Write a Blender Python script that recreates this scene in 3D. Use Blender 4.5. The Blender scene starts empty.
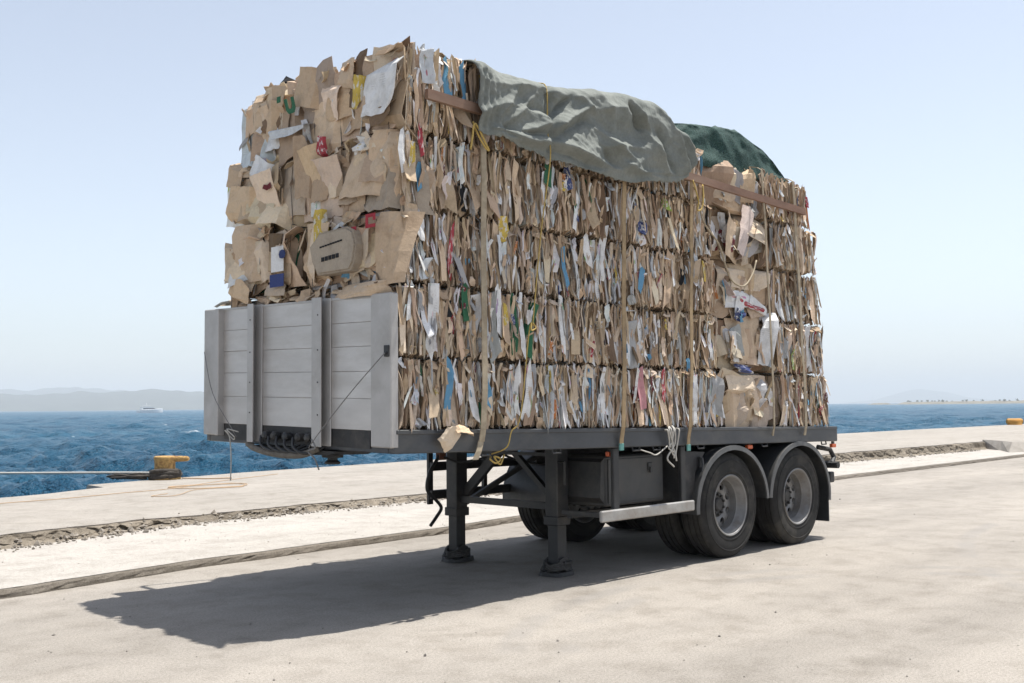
import bpy, math, random
import numpy as np
from mathutils import Vector, Matrix, Euler, noise as mn
random.seed(7); rng = np.random.default_rng(7)
R = math.radians
scene = bpy.context.scene
COL = scene.collection

# ------------------------------------------------------------------ camera
cam_d = bpy.data.cameras.new('camera'); cam = bpy.data.objects.new('camera', cam_d); COL.objects.link(cam)
CY, CP, CR = 0.7687, 0.0610, -0.0089
f_ = Vector((math.cos(CP)*math.cos(CY), math.cos(CP)*math.sin(CY), math.sin(CP)))
r_ = Vector((math.sin(CY), -math.cos(CY), 0)); u_ = r_.cross(f_)
rr = math.cos(CR)*r_ + math.sin(CR)*u_; uu = -math.sin(CR)*r_ + math.cos(CR)*u_
M = Matrix((rr, uu, -f_)).transposed().to_4x4(); M.translation = (-4.7193, -5.7116, 1.4925)
cam.matrix_world = M
cam_d.sensor_width = 36; cam_d.lens = 1059.57*36/1024; cam_d.clip_end = 40000; cam_d.clip_start = 0.05
scene.camera = cam

# ------------------------------------------------------------------ light
to_sun = Vector((1.22, -0.34, 4.05)).normalized()
SUN_EL = math.asin(to_sun.z); SUN_AZ = math.atan2(to_sun.x, to_sun.y)   # azimuth from +Y, clockwise
world = bpy.data.worlds.new('World'); scene.world = world; world.use_nodes = True
wn = world.node_tree.nodes; wl = world.node_tree.links
sky = wn.new('ShaderNodeTexSky'); sky.sky_type = 'NISHITA'; sky.sun_disc = False
sky.sun_elevation = SUN_EL; sky.sun_rotation = SUN_AZ
sky.altitude = 0; sky.air_density = 1.0; sky.dust_density = 0.9; sky.ozone_density = 2.0
hs = wn.new('ShaderNodeHueSaturation'); hs.inputs['Saturation'].default_value = 0.54
wl.new(sky.outputs[0], hs.inputs['Color']); wl.new(hs.outputs[0], wn['Background'].inputs[0]); wn['Background'].inputs[1].default_value = 0.104
sun_d = bpy.data.lights.new('sun', 'SUN'); sun_d.energy = 4.3; sun_d.angle = R(0.5); sun_d.color = (1.0, 0.965, 0.90)
sun = bpy.data.objects.new('sun', sun_d); COL.objects.link(sun)
sun.rotation_euler = to_sun.to_track_quat('Z', 'Y').to_euler(); sun.location = (10, -5, 30)
scene.view_settings.view_transform = 'Standard'; scene.view_settings.look = 'None'
scene.view_settings.gamma = 1; scene.view_settings.use_curve_mapping = False
scene.view_settings.exposure = 0.84

# ------------------------------------------------------------------ helpers
class MB:
    """collects geometry for one mesh object (world coordinates)"""
    def __init__(s): s.v = []; s.f = []; s.c = []; s.smooth = False
    def add(s, vs, fs, col=None):
        n = len(s.v); s.v += [tuple(p) for p in vs]; s.f += [[n+i for i in f] for f in fs]
        s.c += [col]*len(fs); return s
    def box(s, a, b, rz=0, bev=0, col=None):
        (x0,y0,z0),(x1,y1,z1) = a, b
        if bev <= 0:
            vs = [(x,y,z) for z in (z0,z1) for y in (y0,y1) for x in (x0,x1)]
            fs = [(0,2,3,1),(4,5,7,6),(0,1,5,4),(2,6,7,3),(0,4,6,2),(1,3,7,5)]
            return s.add(vs, fs, col)
        import itertools
        vs=[];idx={}
        for sx in (0,1):
            for sy in (0,1):
                for sz in (0,1):
                    X=(x0,x1)[sx];Y=(y0,y1)[sy];Z=(z0,z1)[sz]
                    dx=bev*(1-2*sx);dy=bev*(1-2*sy);dz=bev*(1-2*sz)
                    for k,p in enumerate(((X,Y+dy,Z+dz),(X+dx,Y,Z+dz),(X+dx,Y+dy,Z))):
                        idx[sx,sy,sz,k]=len(vs);vs.append(p)
        fs=[]
        for sx in (0,1): fs.append([idx[sx,a_,b_,0] for a_,b_ in ((0,0),(1,0),(1,1),(0,1))])
        for sy in (0,1): fs.append([idx[a_,sy,b_,1] for a_,b_ in ((0,0),(1,0),(1,1),(0,1))])
        for sz in (0,1): fs.append([idx[a_,b_,sz,2] for a_,b_ in ((0,0),(1,0),(1,1),(0,1))])
        for p in (0,1):
            for q in (0,1):
                fs.append([idx[0,p,q,1],idx[1,p,q,1],idx[1,p,q,2],idx[0,p,q,2]])
                fs.append([idx[p,0,q,0],idx[p,1,q,0],idx[p,1,q,2],idx[p,0,q,2]])
                fs.append([idx[p,q,0,0],idx[p,q,1,0],idx[p,q,1,1],idx[p,q,0,1]])
        for t in itertools.product((0,1),repeat=3): fs.append([idx[t+(k,)] for k in range(3)])
        return s.add(vs, fs, col)
    def beam(s, p, q, w, h, up=(0,0,1), col=None):
        p=Vector(p);q=Vector(q);d=(q-p).normalized();upv=Vector(up)
        if abs(d.dot(upv))>.98: upv=Vector((1,0,0))
        a=d.cross(upv).normalized()*w/2;b=a.cross(d).normalized()*h/2
        vs=[c+sa*a+sb*b for c in (p,q) for sa,sb in ((-1,-1),(1,-1),(1,1),(-1,1))]
        return s.add(vs,[(0,1,2,3),(7,6,5,4),(0,4,5,1),(1,5,6,2),(2,6,7,3),(3,7,4,0)],col)
    def tube(s, pts, r, n=8, col=None, cap=True):
        pts=[Vector(p) for p in pts];m=len(pts)
        rad=r if hasattr(r,'__len__') else [r]*m
        vs=[];prev=None
        for i,p in enumerate(pts):
            d=(pts[min(i+1,m-1)]-pts[max(i-1,0)])
            d=d.normalized() if d.length>1e-9 else Vector((0,0,1))
            if prev is None:
                ref=Vector((0,0,1)) if abs(d.z)<.9 else Vector((1,0,0)); a=d.cross(ref).normalized()
            else:
                a=(prev-d*prev.dot(d)); a=a.normalized() if a.length>1e-6 else d.orthogonal().normalized()
            prev=a;b=d.cross(a)
            for k in range(n):
                t=2*math.pi*k/n;vs.append(p+rad[i]*(math.cos(t)*a+math.sin(t)*b))
        fs=[(i*n+k,i*n+(k+1)%n,(i+1)*n+(k+1)%n,(i+1)*n+k) for i in range(m-1) for k in range(n)]
        if cap: fs+= [tuple(range(n))[::-1], tuple((m-1)*n+k for k in range(n))]
        return s.add(vs,fs,col)
    def lathe(s, prof, centre, axis='y', n=48, col=None, closed=False):
        """prof: (radius, along-axis) pairs"""
        cx,cy,cz=centre;vs=[];m=len(prof)
        for k in range(n):
            t=2*math.pi*k/n;c,sn=math.cos(t),math.sin(t)
            for (r,a) in prof:
                if axis=='y': vs.append((cx+r*c,cy+a,cz+r*sn))
                else: vs.append((cx+r*c,cy+r*sn,cz+a))
        fs=[]
        for k in range(n):
            k2=(k+1)%n
            for i in range(m-1 if not closed else m):
                j=(i+1)%m;fs.append((k*m+i,k2*m+i,k2*m+j,k*m+j))
        return s.add(vs,fs,col)
    def prism(s, poly, axis, a, b, col=None):
        """poly in the two other axes, extruded from a to b along axis"""
        def P(u,v,w):
            return {'x':(w,u,v),'y':(u,w,v),'z':(u,v,w)}[axis]
        n=len(poly);vs=[P(u,v,a) for u,v in poly]+[P(u,v,b) for u,v in poly]
        fs=[tuple(range(n)),tuple(range(2*n-1,n-1,-1))]+[(i,i+n,(i+1)%n+n,(i+1)%n) for i in range(n)]
        return s.add(vs,fs,col)
    def mesh(s, name, off=(0,0,0), smooth=False, recalc=True):
        me=bpy.data.meshes.new(name)
        o=Vector(off);me.from_pydata([(p[0]-o.x,p[1]-o.y,p[2]-o.z) for p in s.v],[],s.f)
        if recalc:
            import bmesh
            bm=bmesh.new();bm.from_mesh(me);bmesh.ops.recalc_face_normals(bm,faces=bm.faces);bm.to_mesh(me);bm.free()
        if any(c is not None for c in s.c):
            at=me.color_attributes.new('Col','FLOAT_COLOR','CORNER')
            arr=np.ones((len(me.loops),4),dtype=np.float32)
            cols=[c if c is not None else (.5,.5,.5) for c in s.c]
            for p,c in zip(me.polygons,cols): arr[p.loop_start:p.loop_start+p.loop_total,:3]=c
            at.data.foreach_set('color',arr.ravel())
        if smooth: me.shade_smooth()
        me.update();return me
    def build(s, name, mat, parent=None, smooth=False, recalc=True, autosmooth=None, loc=None):
        off=wloc(parent) if parent is not None else Vector(loc if loc is not None else (0,0,0))
        me=s.mesh(name,off,smooth,recalc)
        if autosmooth: me.shade_smooth(); me.set_sharp_from_angle(angle=R(autosmooth))
        return link(name,me,mat,parent,loc=loc if parent is None else None)

WL={}
def wloc(o):
    return WL[o.name_full] if o is not None else Vector((0,0,0))
def link(name, me, mat=None, parent=None, loc=None):
    o=bpy.data.objects.new(name,me);COL.objects.link(o)
    if mat is not None and me is not None and len(me.materials)==0: me.materials.append(mat)
    if parent is not None:
        o.parent=parent;WL[o.name_full]=WL[parent.name_full].copy()
    else:
        l=Vector(loc) if loc is not None else Vector((0,0,0));o.location=l;WL[o.name_full]=l
    return o
def thing(name, loc, label, cat, group=None):
    o=bpy.data.objects.new(name,None);COL.objects.link(o);o.location=loc;o.empty_display_size=.2
    WL[o.name_full]=Vector(loc);return tag(o,label,cat,group)
def tag(o,label=None,cat=None,group=None,kind=None):
    if label:o['label']=label
    if cat:o['category']=cat
    if group:o['group']=group
    if kind:o['kind']=kind
    return o
def structure(o): o['kind']='structure';return o
def lerp(x,pts):
    if pts[0][0]>pts[-1][0]: pts=pts[::-1]
    return float(np.interp(x,[p[0] for p in pts],[p[1] for p in pts]))
def spline(pts,n=8):
    P=[Vector(p) for p in pts];P=[2*P[0]-P[1]]+P+[2*P[-1]-P[-2]];out=[]
    for i in range(1,len(P)-2):
        for k in range(n):
            t=k/n;a,b,c,d=P[i-1:i+3]
            out.append(.5*((2*b)+(c-a)*t+(2*a-5*b+4*c-d)*t*t+(3*b-a-3*c+d)*t**3))
    out.append(P[-2]);return out

# ------------------------------------------------------------------ materials
def mat(name):
    m=bpy.data.materials.new(name);m.use_nodes=True;nt=m.node_tree
    return m,nt,nt.nodes['Principled BSDF']
def N(nt,t,**k):
    n=nt.nodes.new(t)
    for a,b in k.items(): setattr(n,a,b)
    return n
def coords(nt,kind='Object',scale=(1,1,1)):
    tc=N(nt,'ShaderNodeTexCoord');mp=N(nt,'ShaderNodeMapping');mp.inputs['Scale'].default_value=scale
    nt.links.new(tc.outputs[kind],mp.inputs[0]);return mp.outputs[0]
def geo_coords(nt,scale=(1,1,1)):
    g=N(nt,'ShaderNodeNewGeometry');mp=N(nt,'ShaderNodeMapping');mp.inputs['Scale'].default_value=scale
    nt.links.new(g.outputs['Position'],mp.inputs[0]);return mp.outputs[0]
def noise_n(nt,vec,scale,detail=6,rough=.6):
    n=N(nt,'ShaderNodeTexNoise');n.inputs['Scale'].default_value=scale;n.inputs['Detail'].default_value=detail
    n.inputs['Roughness'].default_value=rough;nt.links.new(vec,n.inputs['Vector']);return n.outputs['Fac']
def ramp(nt,fac,stops):
    r=N(nt,'ShaderNodeValToRGB');e=r.color_ramp.elements
    while len(e)<len(stops): e.new(.5)
    for i,(p,c) in enumerate(stops): e[i].position=p;e[i].color=tuple(c)+(1,) if len(c)==3 else c
    nt.links.new(fac,r.inputs[0]);return r.outputs[0]
def mix(nt,fac,a,b,mode='MIX'):
    m=N(nt,'ShaderNodeMix',data_type='RGBA',blend_type=mode)
    if isinstance(fac,(int,float)): m.inputs[0].default_value=fac
    else: nt.links.new(fac,m.inputs[0])
    for s,i in ((a,6),(b,7)):
        if isinstance(s,tuple): m.inputs[i].default_value=s+(1,) if len(s)==3 else s
        else: nt.links.new(s,m.inputs[i])
    return m.outputs[2]
def bump(nt,bsdf,h,strength,dist=.01,prev=None):
    b=N(nt,'ShaderNodeBump');b.inputs['Strength'].default_value=strength;b.inputs['Distance'].default_value=dist
    nt.links.new(h,b.inputs['Height'])
    if prev is not None: nt.links.new(prev,b.inputs['Normal'])
    nt.links.new(b.outputs[0],bsdf.inputs['Normal']);return b.outputs[0]
def simple(name,col,rough=.6,metal=0,var=.25,scale=8,bmp=.15,dirt=None,spec=.5,stretch=(1,1,1)):
    m,nt,b=mat(name);v=geo_coords(nt,stretch)
    n1=noise_n(nt,v,scale,8,.65)
    lo=tuple(c*(1-var) for c in col);hi=tuple(min(1,c*(1+var)) for c in col)
    c=ramp(nt,n1,[(.3,lo),(.7,hi)])
    if dirt:
        n2=noise_n(nt,v,scale*.35,6,.7);c=mix(nt,ramp(nt,n2,[(.48,(0,0,0)),(.68,(1,1,1))]),c,dirt)
    nt.links.new(c,b.inputs['Base Color']);b.inputs['Roughness'].default_value=rough;b.inputs['Metallic'].default_value=metal
    b.inputs['Specular IOR Level'].default_value=spec
    if bmp: bump(nt,b,n1,bmp,.01)
    return m

def board_material(name,attr):
    """pressed cardboard and paper: base colour from the object colour or the colour attribute, plus stains and fibre"""
    m,nt,b=mat(name)
    if attr:
        a=N(nt,'ShaderNodeAttribute');a.attribute_name='Col';base=a.outputs['Color']
    else:
        oi=N(nt,'ShaderNodeObjectInfo');base=oi.outputs['Color']
    v=geo_coords(nt);n1=noise_n(nt,v,9,8,.7);n2=noise_n(nt,v,55,5,.6)
    c=mix(nt,1,base,ramp(nt,n1,[(.25,(.72,.70,.68)),(.5,(1,1,1)),(.8,(1.0,.97,.92))]),'MULTIPLY')
    c=mix(nt,.6,c,ramp(nt,n2,[(.3,(.8,.8,.8)),(.7,(1,1,1))]),'MULTIPLY')
    st=noise_n(nt,v,3.1,4,.6);c=mix(nt,ramp(nt,st,[(.60,(0,0,0)),(.74,(.45,.45,.45))]),c,mix(nt,1,c,(.55,.48,.42),'MULTIPLY'))
    nt.links.new(c,b.inputs['Base Color']);b.inputs['Roughness'].default_value=.82;b.inputs['Specular IOR Level'].default_value=.25
    n3=noise_n(nt,v,24,6,.7);bump(nt,b,n3,.55,.012)
    return m
def print_material(name,paper):
    m,nt,b=mat(name);oi=N(nt,'ShaderNodeObjectInfo');base=oi.outputs['Color'];v=coords(nt,'Object',(1,1,1))
    off=N(nt,'ShaderNodeVectorMath',operation='ADD');nt.links.new(v,off.inputs[0]);cmb=N(nt,'ShaderNodeCombineXYZ')
    mu=N(nt,'ShaderNodeMath',operation='MULTIPLY');nt.links.new(oi.outputs['Random'],mu.inputs[0]);mu.inputs[1].default_value=37
    nt.links.new(mu.outputs[0],cmb.inputs[0]);nt.links.new(mu.outputs[0],cmb.inputs[2]);nt.links.new(cmb.outputs[0],off.inputs[1]);v=off.outputs[0]
    if paper:
        # faint printed rows and a few coloured blocks
        wv=N(nt,'ShaderNodeTexWave',wave_type='BANDS',bands_direction='Z');wv.inputs['Scale'].default_value=8;wv.inputs['Distortion'].default_value=.4;nt.links.new(v,wv.inputs['Vector'])
        rows=mix(nt,1,ramp(nt,wv.outputs['Fac'],[(.80,(0,0,0)),(.88,(1,1,1))]),ramp(nt,noise_n(nt,v,3.2,3,.5),[(.58,(0,0,0)),(.63,(.30,.30,.30))]),'MULTIPLY')
        c=mix(nt,rows,base,(.22,.22,.24))
        vo=N(nt,'ShaderNodeTexVoronoi');vo.inputs['Scale'].default_value=2.6;nt.links.new(v,vo.inputs['Vector'])
        c=mix(nt,ramp(nt,noise_n(nt,v,2.0,2,.4),[(.66,(0,0,0)),(.68,(.8,.8,.8))]),c,mix(nt,.5,vo.outputs['Color'],(.30,.12,.10)))
    else:
        blk=ramp(nt,noise_n(nt,v,3.4,4,.6),[(.54,(0,0,0)),(.57,(.85,.85,.85))]);c=mix(nt,blk,base,(.66,.65,.63))
        blk=ramp(nt,noise_n(nt,v,7.5,3,.6),[(.63,(0,0,0)),(.66,(.7,.7,.7))]);c=mix(nt,blk,c,(.10,.085,.08))
    g=geo_coords(nt);n1=noise_n(nt,g,11,7,.7);c=mix(nt,1,c,ramp(nt,n1,[(.25,(.66,.645,.62)),(.6,(1,1,1))]),'MULTIPLY')
    nt.links.new(c,b.inputs['Base Color']);b.inputs['Roughness'].default_value=.6 if not paper else .75;b.inputs['Specular IOR Level'].default_value=.3
    bump(nt,b,noise_n(nt,g,30,5,.7),.5,.01);return m
M_PAPER=print_material('printed_white_paper',True);M_PRINT=print_material('printed_colour_sheet',False)
M_BOARD=board_material('pressed_board',False); M_CORE=board_material('pressed_layers',True)

def concrete(name,light,dark,stain,sc=1.0,rough_b=.35,streak=True,tracks=False):
    m,nt,b=mat(name);v=geo_coords(nt);vs=geo_coords(nt,(.22,1.0,1.0))
    big=noise_n(nt,vs,.55*sc,7,.62);mid=noise_n(nt,v,2.6*sc,8,.68);fine=noise_n(nt,v,60,4,.7);grit=noise_n(nt,v,260,2,.6)
    c=ramp(nt,big,[(.32,dark),(.62,light)])
    c=mix(nt,.9,c,ramp(nt,mid,[(.28,(.74,.725,.70)),(.52,(1,1,1)),(.8,(1.08,1.07,1.06))]),'MULTIPLY')
    c=mix(nt,.75,c,ramp(nt,fine,[(.30,(.56,.55,.54)),(.56,(1.05,1.05,1.05))]),'MULTIPLY')
    c=mix(nt,.8,c,ramp(nt,grit,[(.36,(.50,.49,.48)),(.58,(1.12,1.12,1.12))]),'MULTIPLY')
    sp=noise_n(nt,v,.9*sc,5,.72);c=mix(nt,ramp(nt,sp,[(.56,(0,0,0)),(.74,(.85,.85,.85))]),c,mix(nt,1,c,stain,'MULTIPLY'))
    dv=N(nt,'ShaderNodeTexVoronoi');dv.inputs['Scale'].default_value=.75;dv.inputs['Randomness'].default_value=1;nt.links.new(v,dv.inputs['Vector'])
    dd_=N(nt,'ShaderNodeMath',operation='ADD');nt.links.new(dv.outputs['Distance'],dd_.inputs[0]);k_=N(nt,'ShaderNodeMath',operation='MULTIPLY');nt.links.new(fine,k_.inputs[0]);k_.inputs[1].default_value=.10;nt.links.new(k_.outputs[0],dd_.inputs[1])
    sepc=N(nt,'ShaderNodeSeparateColor');nt.links.new(dv.outputs['Color'],sepc.inputs[0])
    drip=mix(nt,1,ramp(nt,dd_.outputs[0],[(.07,(.55,.55,.55)),(.13,(0,0,0))]),ramp(nt,sepc.outputs[0],[(.55,(0,0,0)),(.60,(1,1,1))]),'MULTIPLY')
    c=mix(nt,drip,c,mix(nt,1,c,(.55,.53,.51),'MULTIPLY'))
    if tracks:
        # curved rubber scuffs left by turning wheels
        for (cx,cy,r0) in ((2.2,-3.6,2.95),(9.5,-9.0,8.2),(2.2,-3.6,3.32)):
            s=N(nt,'ShaderNodeVectorMath',operation='DISTANCE');g=N(nt,'ShaderNodeNewGeometry');nt.links.new(g.outputs['Position'],s.inputs[0]);s.inputs[1].default_value=(cx,cy,0)
            w=N(nt,'ShaderNodeMath',operation='SUBTRACT');nt.links.new(s.outputs['Value'],w.inputs[0]);w.inputs[1].default_value=r0
            a=N(nt,'ShaderNodeMath',operation='ABSOLUTE');nt.links.new(w.outputs[0],a.inputs[0])
            band=ramp(nt,a.outputs[0],[(.05,(1,1,1)),(.12,(0,0,0))])
            gate=ramp(nt,noise_n(nt,v,.8,4,.6),[(.46,(0,0,0)),(.60,(.34,.34,.34))])
            c=mix(nt,mix(nt,1,band,gate,'MULTIPLY'),c,(.22,.21,.20))
    vo=N(nt,'ShaderNodeTexVoronoi',feature='DISTANCE_TO_EDGE');vo.inputs['Scale'].default_value=.16
    dn=noise_n(nt,v,1.3,6,.6);va=N(nt,'ShaderNodeVectorMath',operation='MULTIPLY_ADD');nt.links.new(dn,va.inputs[0]);va.inputs[1].default_value=(1.6,1.6,0);nt.links.new(v,va.inputs[2])
    nt.links.new(va.outputs[0],vo.inputs['Vector'])
    cm=N(nt,'ShaderNodeMath',operation='MULTIPLY');nt.links.new(ramp(nt,vo.outputs['Distance'],[(0,(1,1,1)),(.0035,(0,0,0))]),cm.inputs[0])
    nt.links.new(ramp(nt,mid,[(.56,(0,0,0)),(.66,(.30,.30,.30))]),cm.inputs[1])
    c=mix(nt,cm.outputs[0],c,(.16,.145,.13))
    nt.links.new(c,b.inputs['Base Color']);b.inputs['Roughness'].default_value=.92;b.inputs['Specular IOR Level'].default_value=.25
    p=bump(nt,b,mid,rough_b,.02);p=bump(nt,b,fine,.5,.006,p);bump(nt,b,grit,.7,.004,p)
    return m
M_ROAD=concrete('worn_concrete_yard',(.375,.343,.305),(.265,.243,.216),(.74,.73,.715),tracks=True)
M_STRIP=concrete('pale_new_concrete',(.47,.44,.405),(.41,.385,.35),(.85,.84,.82))
M_QUAY=concrete('quay_concrete',(.375,.345,.31),(.325,.30,.268),(.80,.78,.75))
M_BROKEN=concrete('broken_concrete',(.29,.25,.20),(.13,.11,.085),(.55,.52,.48),sc=4,rough_b=1.0)
M_KERB=concrete('kerb_face',(.25,.22,.185),(.17,.15,.125),(.6,.58,.55),sc=3,rough_b=.8)
M_STEEL=simple('dark_painted_steel',(.020,.021,.023),.50,.0,.30,6,.12,dirt=(.055,.05,.044))
M_RAIL=simple('grey_blue_rail_paint',(.046,.050,.057),.46,.0,.25,5,.10,dirt=(.10,.097,.09),stretch=(.5,1,1))
M_BLACK=simple('black_grimy_steel',(.020,.020,.021),.6,.0,.4,12,.2,dirt=(.055,.05,.045))
M_ALU=simple('dull_aluminium',(.56,.53,.505),.42,.5,.13,3.5,.10,dirt=(.44,.405,.37),stretch=(1,.35,1.4))
M_ALUP=simple('aluminium_post',(.43,.415,.40),.48,.25,.08,5,.03,dirt=(.34,.32,.30))
M_GUARD=simple('scuffed_aluminium_bar',(.40,.39,.375),.42,.5,.14,9,.06,dirt=(.30,.27,.24))
M_RUBBER=simple('dusty_tyre_rubber',(.024,.023,.022),.82,0,.35,7,.2,dirt=(.065,.059,.05),spec=.3)
M_RIM=simple('silver_wheel_paint',(.23,.225,.22),.55,.35,.18,10,.06,dirt=(.17,.145,.12))
M_HUB=simple('dark_hub_grease',(.055,.052,.05),.6,.2,.4,20,.2)
M_FENDER=simple('black_plastic_mudguard',(.026,.027,.029),.45,0,.25,5,.06,dirt=(.07,.066,.06))
M_LIP=simple('scuffed_mudguard_lip',(.085,.085,.085),.5,0,.25,8,.06)
M_ORANGE,_nt,_b=mat('amber_lens');_b.inputs['Base Color'].default_value=(.55,.10,.025,1);_b.inputs['Roughness'].default_value=.25
M_RED,_nt,_b=mat('red_lens');_b.inputs['Base Color'].default_value=(.35,.02,.015,1);_b.inputs['Roughness'].default_value=.25
M_HOSE=simple('black_hose',(.016,.016,.017),.45,0,.2,20,.05)
M_STRAP=simple('faded_beige_webbing',(.36,.30,.215),.9,0,.22,14,.2,dirt=(.24,.19,.13))
M_STRAPB=simple('tan_webbing',(.34,.245,.14),.9,0,.22,14,.2,dirt=(.22,.16,.095))
M_TEAL=simple('teal_strap_end',(.12,.30,.27),.7,0,.2,20,.1)
M_YROPE=simple('yellow_rope',(.44,.31,.09),.85,0,.25,40,.3)
M_WROPE=simple('white_rope',(.46,.44,.40),.9,0,.15,40,.3)
M_GREYROPE=simple('grey_wire',(.20,.195,.19),.6,.3,.2,40,.2)
M_OROPE=simple('faded_orange_rope',(.40,.275,.17),.9,0,.2,30,.3)
M_WIRE=simple('bale_wire',(.10,.095,.09),.5,.5,.3,40,0)
M_RUSTBAR=simple('brown_painted_wood',(.19,.105,.068),.7,0,.3,7,.2,dirt=(.26,.17,.12),stretch=(.3,1,1))
M_BOLLARD=simple('rusty_yellow_iron',(.40,.25,.09),.9,0,.5,22,.7,dirt=(.15,.06,.025))
M_BOLL2=simple('ochre_bollard_paint',(.45,.23,.045),.75,0,.25,4,.2)
M_PEB=simple('pebble_grit',(.22,.20,.175),.9,0,.4,30,.2)
M_RUBBLE=simple('rubble_stone',(.25,.22,.185),.95,0,.35,14,.5)
M_BOATW=simple('boat_white',(.8,.8,.8),.3,0,.03,.2,0)
M_GLASSD,_nt,_b=mat('dark_glass');_b.inputs['Base Color'].default_value=(.015,.02,.03,1);_b.inputs['Roughness'].default_value=.08
M_HILL=simple('hill_scrub',(.060,.068,.058),.95,0,.3,.012,0)
M_COAST=simple('low_coast_earth',(.16,.14,.10),.95,0,.3,.05,0)
M_TREE=simple('coast_foliage',(.05,.07,.035),.95,0,.3,.3,0)

def cloth_mat(name,col,col2,weave=900):
    m,nt,b=mat(name);v=geo_coords(nt);n=noise_n(nt,v,4,8,.7);n2=noise_n(nt,v,40,5,.7)
    c=ramp(nt,n,[(.3,col),(.7,col2)]);c=mix(nt,.6,c,ramp(nt,n2,[(.3,(.7,.7,.7)),(.7,(1.05,1.05,1.05))]),'MULTIPLY')
    nt.links.new(c,b.inputs['Base Color']);b.inputs['Roughness'].default_value=.85;b.inputs['Specular IOR Level'].default_value=.2
    p=bump(nt,b,n2,.45,.01);bump(nt,b,noise_n(nt,v,300,2,.6),.5,.003,p);return m
M_TARP=cloth_mat('grey_green_canvas',(.165,.18,.165),(.25,.262,.24))
def net_mat():
    m,nt,b=mat('dark_green_netting');v=geo_coords(nt,(1,1,1));n=noise_n(nt,v,5,7,.7);n2=noise_n(nt,v,70,4,.7)
    c=ramp(nt,n,[(.3,(.010,.040,.034)),(.7,(.024,.072,.060))]);c=mix(nt,.6,c,ramp(nt,n2,[(.3,(.65,.65,.65)),(.7,(1.1,1.1,1.1))]),'MULTIPLY')
    nt.links.new(c,b.inputs['Base Color']);b.inputs['Roughness'].default_value=.8
    tr=N(nt,'ShaderNodeBsdfTransparent');mx=N(nt,'ShaderNodeMixShader');out=nt.nodes['Material Output']
    ch=N(nt,'ShaderNodeTexChecker');ch.inputs['Scale'].default_value=170;nt.links.new(v,ch.inputs['Vector'])
    k=N(nt,'ShaderNodeMath',operation='MULTIPLY');nt.links.new(ramp(nt,n2,[(.45,(0,0,0)),(.55,(1,1,1))]),k.inputs[0]);k.inputs[1].default_value=.28
    nt.links.new(k.outputs[0],mx.inputs[0]);nt.links.new(b.outputs[0],mx.inputs[1]);nt.links.new(tr.outputs[0],mx.inputs[2]);nt.links.new(mx.outputs[0],out.inputs[0])
    bump(nt,b,n2,.4,.01);return m
M_NET=net_mat()
def water_mat():
    m,nt,b=mat('sea_water');v=geo_coords(nt)
    a=N(nt,'ShaderNodeAttribute');a.attribute_name='foam'
    fn=noise_n(nt,v,2.5,6,.75);fm=N(nt,'ShaderNodeMath',operation='MULTIPLY');nt.links.new(a.outputs['Fac'],fm.inputs[0])
    nt.links.new(ramp(nt,fn,[(.40,(0,0,0)),(.58,(1,1,1))]),fm.inputs[1])
    big=noise_n(nt,geo_coords(nt,(.02,.06,1)),1.0,4,.6)
    deep=ramp(nt,big,[(.35,(.003,.056,.112)),(.65,(.008,.088,.155))])
    nt.links.new(mix(nt,fm.outputs[0],deep,(.72,.76,.78)),b.inputs['Base Color'])
    b.inputs['Roughness'].default_value=.30;b.inputs['IOR'].default_value=1.33;b.inputs['Specular IOR Level'].default_value=.42
    w1=noise_n(nt,geo_coords(nt,(1,1,1)),1.5,6,.62);w2=noise_n(nt,v,5.5,4,.6)
    w0=noise_n(nt,v,.32,5,.6);p0=bump(nt,b,w0,1.0,1.6);p=bump(nt,b,w1,1.0,.5,p0);bump(nt,b,w2,.9,.12,p);return m
M_SEA=water_mat()

# ------------------------------------------------------------------ ground lines (plan)
KERB=[(-160,2.2),(-20,2.6),(-4,2.95),(-1.45,3.13),(.5,3.42),(3.8,3.62),(5.5,3.88),(14.3,4.19),(25.6,4.36),(160,4.9)]
TREN=[(-160,4.0),(-12,4.6),(-.5,5.62),(.7,5.98),(2.2,6.36),(3.6,6.40),(5.9,6.42),(18.7,6.40),(27.5,6.28),(160,6.6)]
ZQ=[(-160,.22),(0,.205),(2.3,.16),(6,.17),(19,.285),(28,.30),(160,.30)]
QEDGE=[(-160,5.2),(-20,6.6),(-6,8.6),(1.51,11.17),(3.58,12.17),(3.64,12.95),(5.66,13.35),(7.24,13.6),(12,13.55),(34,14.2),(43,14.3),(53,14.2),(160,16)]
ZS=.07
def wob(x,amp,fr,seed): return amp*mn.noise(Vector((x*fr,seed,0)))+amp*.5*mn.noise(Vector((x*fr*3.1,seed+5,0)))
xs_f=sorted(set([-160,-110,-70,-45,-30,-20]+list(np.arange(-14,40,.09))+list(np.arange(40,80,.5))+[85,95,110,130,160]))
def ky(x): return lerp(x,KERB)+wob(x,.03,1.2,1)
def ty(x): return lerp(x,TREN)+wob(x,.10,1.1,2)+wob(x,.035,6,3)
def zq(x): return lerp(x,ZQ)

# yard
m=MB();rows=[-160,-60,-25,-12,-6,-2,1]
vs=[];nx=len(xs_f)
sub=xs_f
for x in sub:
    for y in rows: vs.append((x,y,0))
    vs.append((x,ky(x)+.015,0))
k=len(rows)+1
fs=[(i*k+j,(i+1)*k+j,(i+1)*k+j+1,i*k+j+1) for i in range(len(sub)-1) for j in range(k-1)]
m.add(vs,fs);structure(m.build('yard_pavement',M_ROAD,recalc=False))
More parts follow.
